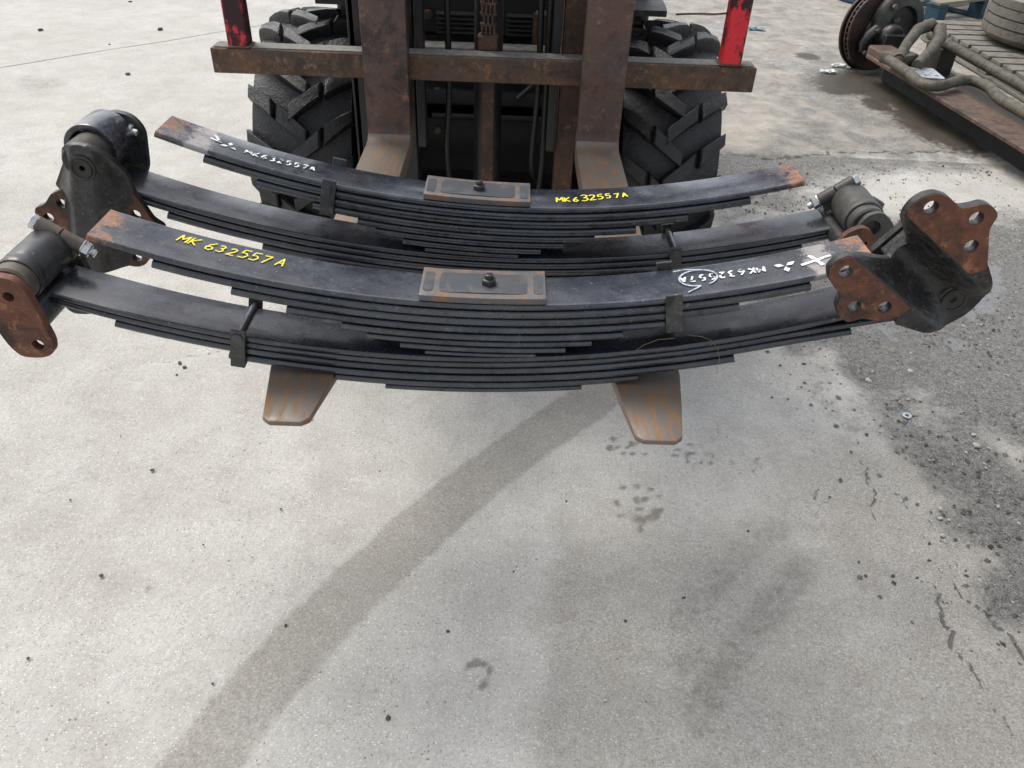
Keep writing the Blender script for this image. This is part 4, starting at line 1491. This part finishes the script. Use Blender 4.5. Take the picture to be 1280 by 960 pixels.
fbox("drive_axle", (FX, .54, .40), (.86, .16, .16), 'dark', .03)
fbox("steer_axle", (FX, 2.13, .32), (.80, .10, .10), 'dark', .02)

# ------------------------------------------------------------------ scrap in the far corner
ax = empty("truck_axle", (2.31, 3.2, 0), "rusty truck axle beam with brake disc, steering arm and muddy anti-roll bar", "axle")


def apart(o):
    o.parent = ax
    o.matrix_parent_inverse = Matrix.Translation(ax.location).inverted()
    return o


hubc = Vector((2.31, 3.24, .225))
axd = Vector((.34, -.93, .10)).normalized()
m = MB()
m.lathe([(.10, -.045), (.222, -.045), (.226, -.041), (.226, -.030), (.20, -.029), (.20, -.012), (.226, -.011), (.226, .0), (.222, .004), (.10, .004)], hubc, axd, 56)
for k in range(40):
    a = 2 * PI * k / 40
dsc = apart(m.build("brake_disc", 'disc', None, 35))
m = MB()
u_ = axd.cross(Vector((0, 0, 1))).normalized()
w_ = axd.cross(u_)
for k in range(44):
    a = 2 * PI * k / 44
    d_ = u_ * math.cos(a) + w_ * math.sin(a)
    m.box(hubc + axd * -.0205 + d_ * .2105, (.028, .006, .016), Matrix((d_, axd.cross(d_), axd)).transposed())
m.build("vane", 'disc', None, 0).parent = dsc
bpy.context.view_layer.update()
dsc.children[0].matrix_parent_inverse = Matrix.Translation(ax.location).inverted() @ Matrix.Translation(ax.location)
m = MB()
m.lathe([(.20, -.06), (.235, -.06), (.235, -.075), (.16, -.10), (.0001, -.10)], hubc, axd, 48)
apart(m.build("hub_flange", 'disc', None, 40))
bell = hubc + u_ * -.085 + Vector((0, 0, .045)) + axd * .03
m = MB()
m.lathe([(.175, -.02), (.178, .03), (.165, .05), (.135, .052), (.130, .062), (.105, .064), (.10, .03), (.0001, .02)], bell, axd, 44)
apart(m.build("dust_cover", 'hub', None, 35, .002))
# caliper bracket and knuckle
m = MB()
arcp = [hubc + axd * .05 + (u_ * math.cos(a) + w_ * math.sin(a)) * .165 for a in np.linspace(math.radians(-20), math.radians(-215), 16)]
arcp = [hubc + axd * .055 + u_ * x + Vector((0, 0, z)) for x, z in ((.01, .145), (.005, .11), (.03, .055), (.075, .02), (.12, -.01), (.145, -.055), (.135, -.10))]
m.tube(arcp, [.022, .026, .034, .036, .032, .026, .022], 10)
apart(m.build("caliper_bracket", 'cast_black', None, 40))
m = MB()
m.lathe([(.0001, .16), (.055, .16), (.07, .13), (.07, .03), (.11, .02), (.11, -.02)], hubc + u_ * .005 + Vector((0, 0, -.01)), axd, 24)
m.box(hubc + axd * .12 + Vector((0, 0, -.07)), (.13, .12, .16))
apart(m.build("knuckle", 'cast_black', None, 35, .008))
m = MB()
for x, z, r in ((.012, .15, .017), (-.035, .075, .016), (-.02, .068, .014), (.14, -.105, .015), (.09, .02, .014)):
    m = MB()
    hexbolt(m, hubc + axd * .08 + u_ * x + Vector((0, 0, z)), axd, r, .018)
    apart(m.build("bolt", 'collar', None, 30))
# beam
m = MB()
b0, b1 = Vector((2.25, 2.98, .11)), Vector((2.47, .75, .11))
bd = (b1 - b0).normalized()
bs = Vector((-bd.y, bd.x, 0)) * -1
rotb = Matrix((bd, -bs if False else Vector((-bd.y, bd.x, 0)), Vector((0, 0, 1)))).transposed()
Lb = (b1 - b0).length
m.box((b0 + b1) / 2 + Vector((0, 0, .035)), (Lb, .185, .022), rotb)
apart(m.build("axle_beam", 'axle', None, 35, .004))
m = MB()
m.box((b0 + b1) / 2 + Vector((.055, 0, -.038)), (Lb * .98, .05, .122), rotb)
apart(m.build("beam_web", 'dark', None, 35, .004))  # web coloured near-black for the shadow under the beam plate
m = MB()
m.box(b0 + bd * .06 + Vector((.0, 0, .06)), (.20, .15, .06), rotb)
apart(m.build("kingpin_boss", 'axle', None, 35, .01))
pp = b0 + bd * .40 + Vector((.06, 0, .047))
pad = MB()
pol = round_poly([(-.11, -.075), (.10, -.075), (.13, .05), (-.08, .09)], .02)
pad.prism([pol] + [circle(-.05, -.03, .011), circle(.06, -.03, .011), (circle(.07, .03, .011))], lambda u, v, t: pp + bd * u + Vector((-bd.y, bd.x, 0)) * v + Vector((0, 0, t)), 0, .008)
apart(pad.build("spring_pad", 'alu', None, 35))
# steering arm: a long loop
m = MB()
lp = [Vector((2.235, 2.70, .20)), Vector((2.33, 2.86, .245)), Vector((2.45, 3.03, .29)), Vector((2.56, 3.12, .30)), Vector((2.60, 3.08, .285)), Vector((2.56, 2.96, .26)), Vector((2.45, 2.80, .22)), Vector((2.33, 2.66, .18))]
m.tube(lp, [.030, .030, .034, .038, .040, .036, .032, .030], 14)
apart(m.build("steering_arm", 'mudpipe', None, 50))
m = MB()
m.box((2.27, 2.78, .185), (.17, .15, .07), Matrix.Rotation(.5, 3, 'Z'))
apart(m.build("arm_root", 'mudpipe', None, 35, .02, 2))


m = MB()
m.tube(spline([(2.17, 2.68, .20), (2.178, 2.45, .20), (2.19, 2.27, .19), (2.25, 2.20, .195), (2.383, 2.285, .20), (2.475, 2.31, .20), (2.510, 2.19, .20), (2.475, 2.02, .20), (2.482, 1.82, .20), (2.50, 1.5, .20), (2.52, 1.0, .18)]), .0265, 14)
apart(m.build("anti_roll_bar", 'mudpipe', None, 50))

m = MB()
m.tube([(2.715, 3.40, .185), (2.745, 2.3, .185), (2.765, 1.4, .185)], .028, 18)
tag(m.build("steel_pipe", 'mudpipe', None, 50), "long muddy green-grey steel pipe lying between the axle and the pallet", "pipe")
for i, y in enumerate((3.25, 1.9)):
    o = box("timber_bearer", (2.74, y, .075), (.10, .22, .164), 'dark_wood', None, .004)
    tag(o, ("dark timber bearer under the muddy pipe, next to the steering arm loop", "dark timber bearer under the muddy pipe, next to the bend of the anti-roll bar")[i], "timber", "timber bearers under the pipe")


def pallet(name, loc, rotz, slats, mat, edge_mat, label, L=1.2, Wd=1.0, nsl=7, sw=.10, top=.13):
    root = empty(name, loc, label, "pallet", None, (0, 0, rotz))
    for i in range(nsl):
        y = sw / 2 + (Wd - sw) * i / (nsl - 1)
        o = box("slat", (L / 2, y, top - .010), (L + random.uniform(-.01, .01), sw * random.uniform(.95, 1.02), .020), mat, root, .002)
        o.rotation_euler = (0, 0, random.uniform(-.006, .006))
    for x in (.06, L / 2, L - .06):
        box("stringer", (x, Wd / 2, top - .031), (.10, Wd, .020), edge_mat, root, .002)
        for y in (.06, Wd / 2, Wd - .06):
            box("block", (x, y, top / 2 - .011), (.10, .12, top - .063), edge_mat, root, .003)
        box("runner", (x, Wd / 2, .0112), (.10, Wd, .018), edge_mat, root, .002)
    return root


pallet("pallet", (2.985, 2.25, .004), 0, 0, 'wood', 'wood', "weathered grey wooden pallet under the worn truck tyre", 1.2, 1.85, 13, .115)
pallet("pallet", (3.30, 4.58, .004), math.radians(30), 0, 'wood_top', 'blue', "blue painted wooden pallet standing behind the brake disc", 1.2, 1.0, 7, .10, .155)

# truck tyre lying flat
tt = MB()
RT = .53
prof = [(.30, .02), (.36, .004), (.44, .010), (.495, .030), (.518, .052)]
zc = .06
for k in range(4):
    z0 = .062 + k * .056
    prof += [(RT - .004 * (k in (0, 3)), z0), (RT - .003 * (k in (0, 3)), z0 + .046), (RT - .016, z0 + .048), (RT - .016, z0 + .054)]
prof = prof[:-2] + [(.518, .290), (.495, .312), (.44, .334), (.36, .340), (.30, .325), (.30, .02)]
tt.lathe(prof, (0, 0, 0), (0, 0, 1), 96)
t_o = tt.build("worn_truck_tyre", 'truck_tyre', None, 30, loc=(3.645, 3.46, .136))
tag(t_o, "worn muddy truck tyre lying flat on the grey wooden pallet", "tyre")

# litter on the concrete
def scrap(name, x, y, s, mat, label, seed):
    m = MB()
    r = random.Random(seed)
    n = 7
    vs = [(s * (i / (n - 1) - .5) * 2 + r.uniform(-.2, .2) * s, s * .5 * (j - 1) + r.uniform(-.15, .15) * s, .006 + r.uniform(0, .35) * s) for j in range(3) for i in range(n)]
    fs = [(j * n + i, j * n + i + 1, (j + 1) * n + i + 1, (j + 1) * n + i) for j in range(2) for i in range(n - 1)]
    m.add(vs, fs)
    o = m.build(name, mat, None, 0, loc=(x, y, .0))
    md = o.modifiers.new("thickness", 'SOLIDIFY')
    md.thickness = .002
    return tag(o, label, "litter")


scrap("plastic_scrap", 1.822, 4.187, .055, 'teal', "crumpled teal plastic scrap on the concrete beyond the forklift tyre", 1)
scrap("plastic_scrap", 2.013, 3.104, .045, 'foil', "flattened clear plastic scrap just in front of the brake disc", 2)
scrap("plastic_scrap", 2.13, 3.26, .045, 'foil', "crumpled clear plastic piece touching the brake disc", 3)
m = MB()
m.tube(spline([(1.30, 4.60, .006), (1.463, 4.645, .006), (1.62, 4.66, .006), (1.75, 4.74, .006)], 6), .006, 8)
tag(m.build("cable", 'cable', None, 50), "thin black cable lying on the ground beyond the red post", "cable")
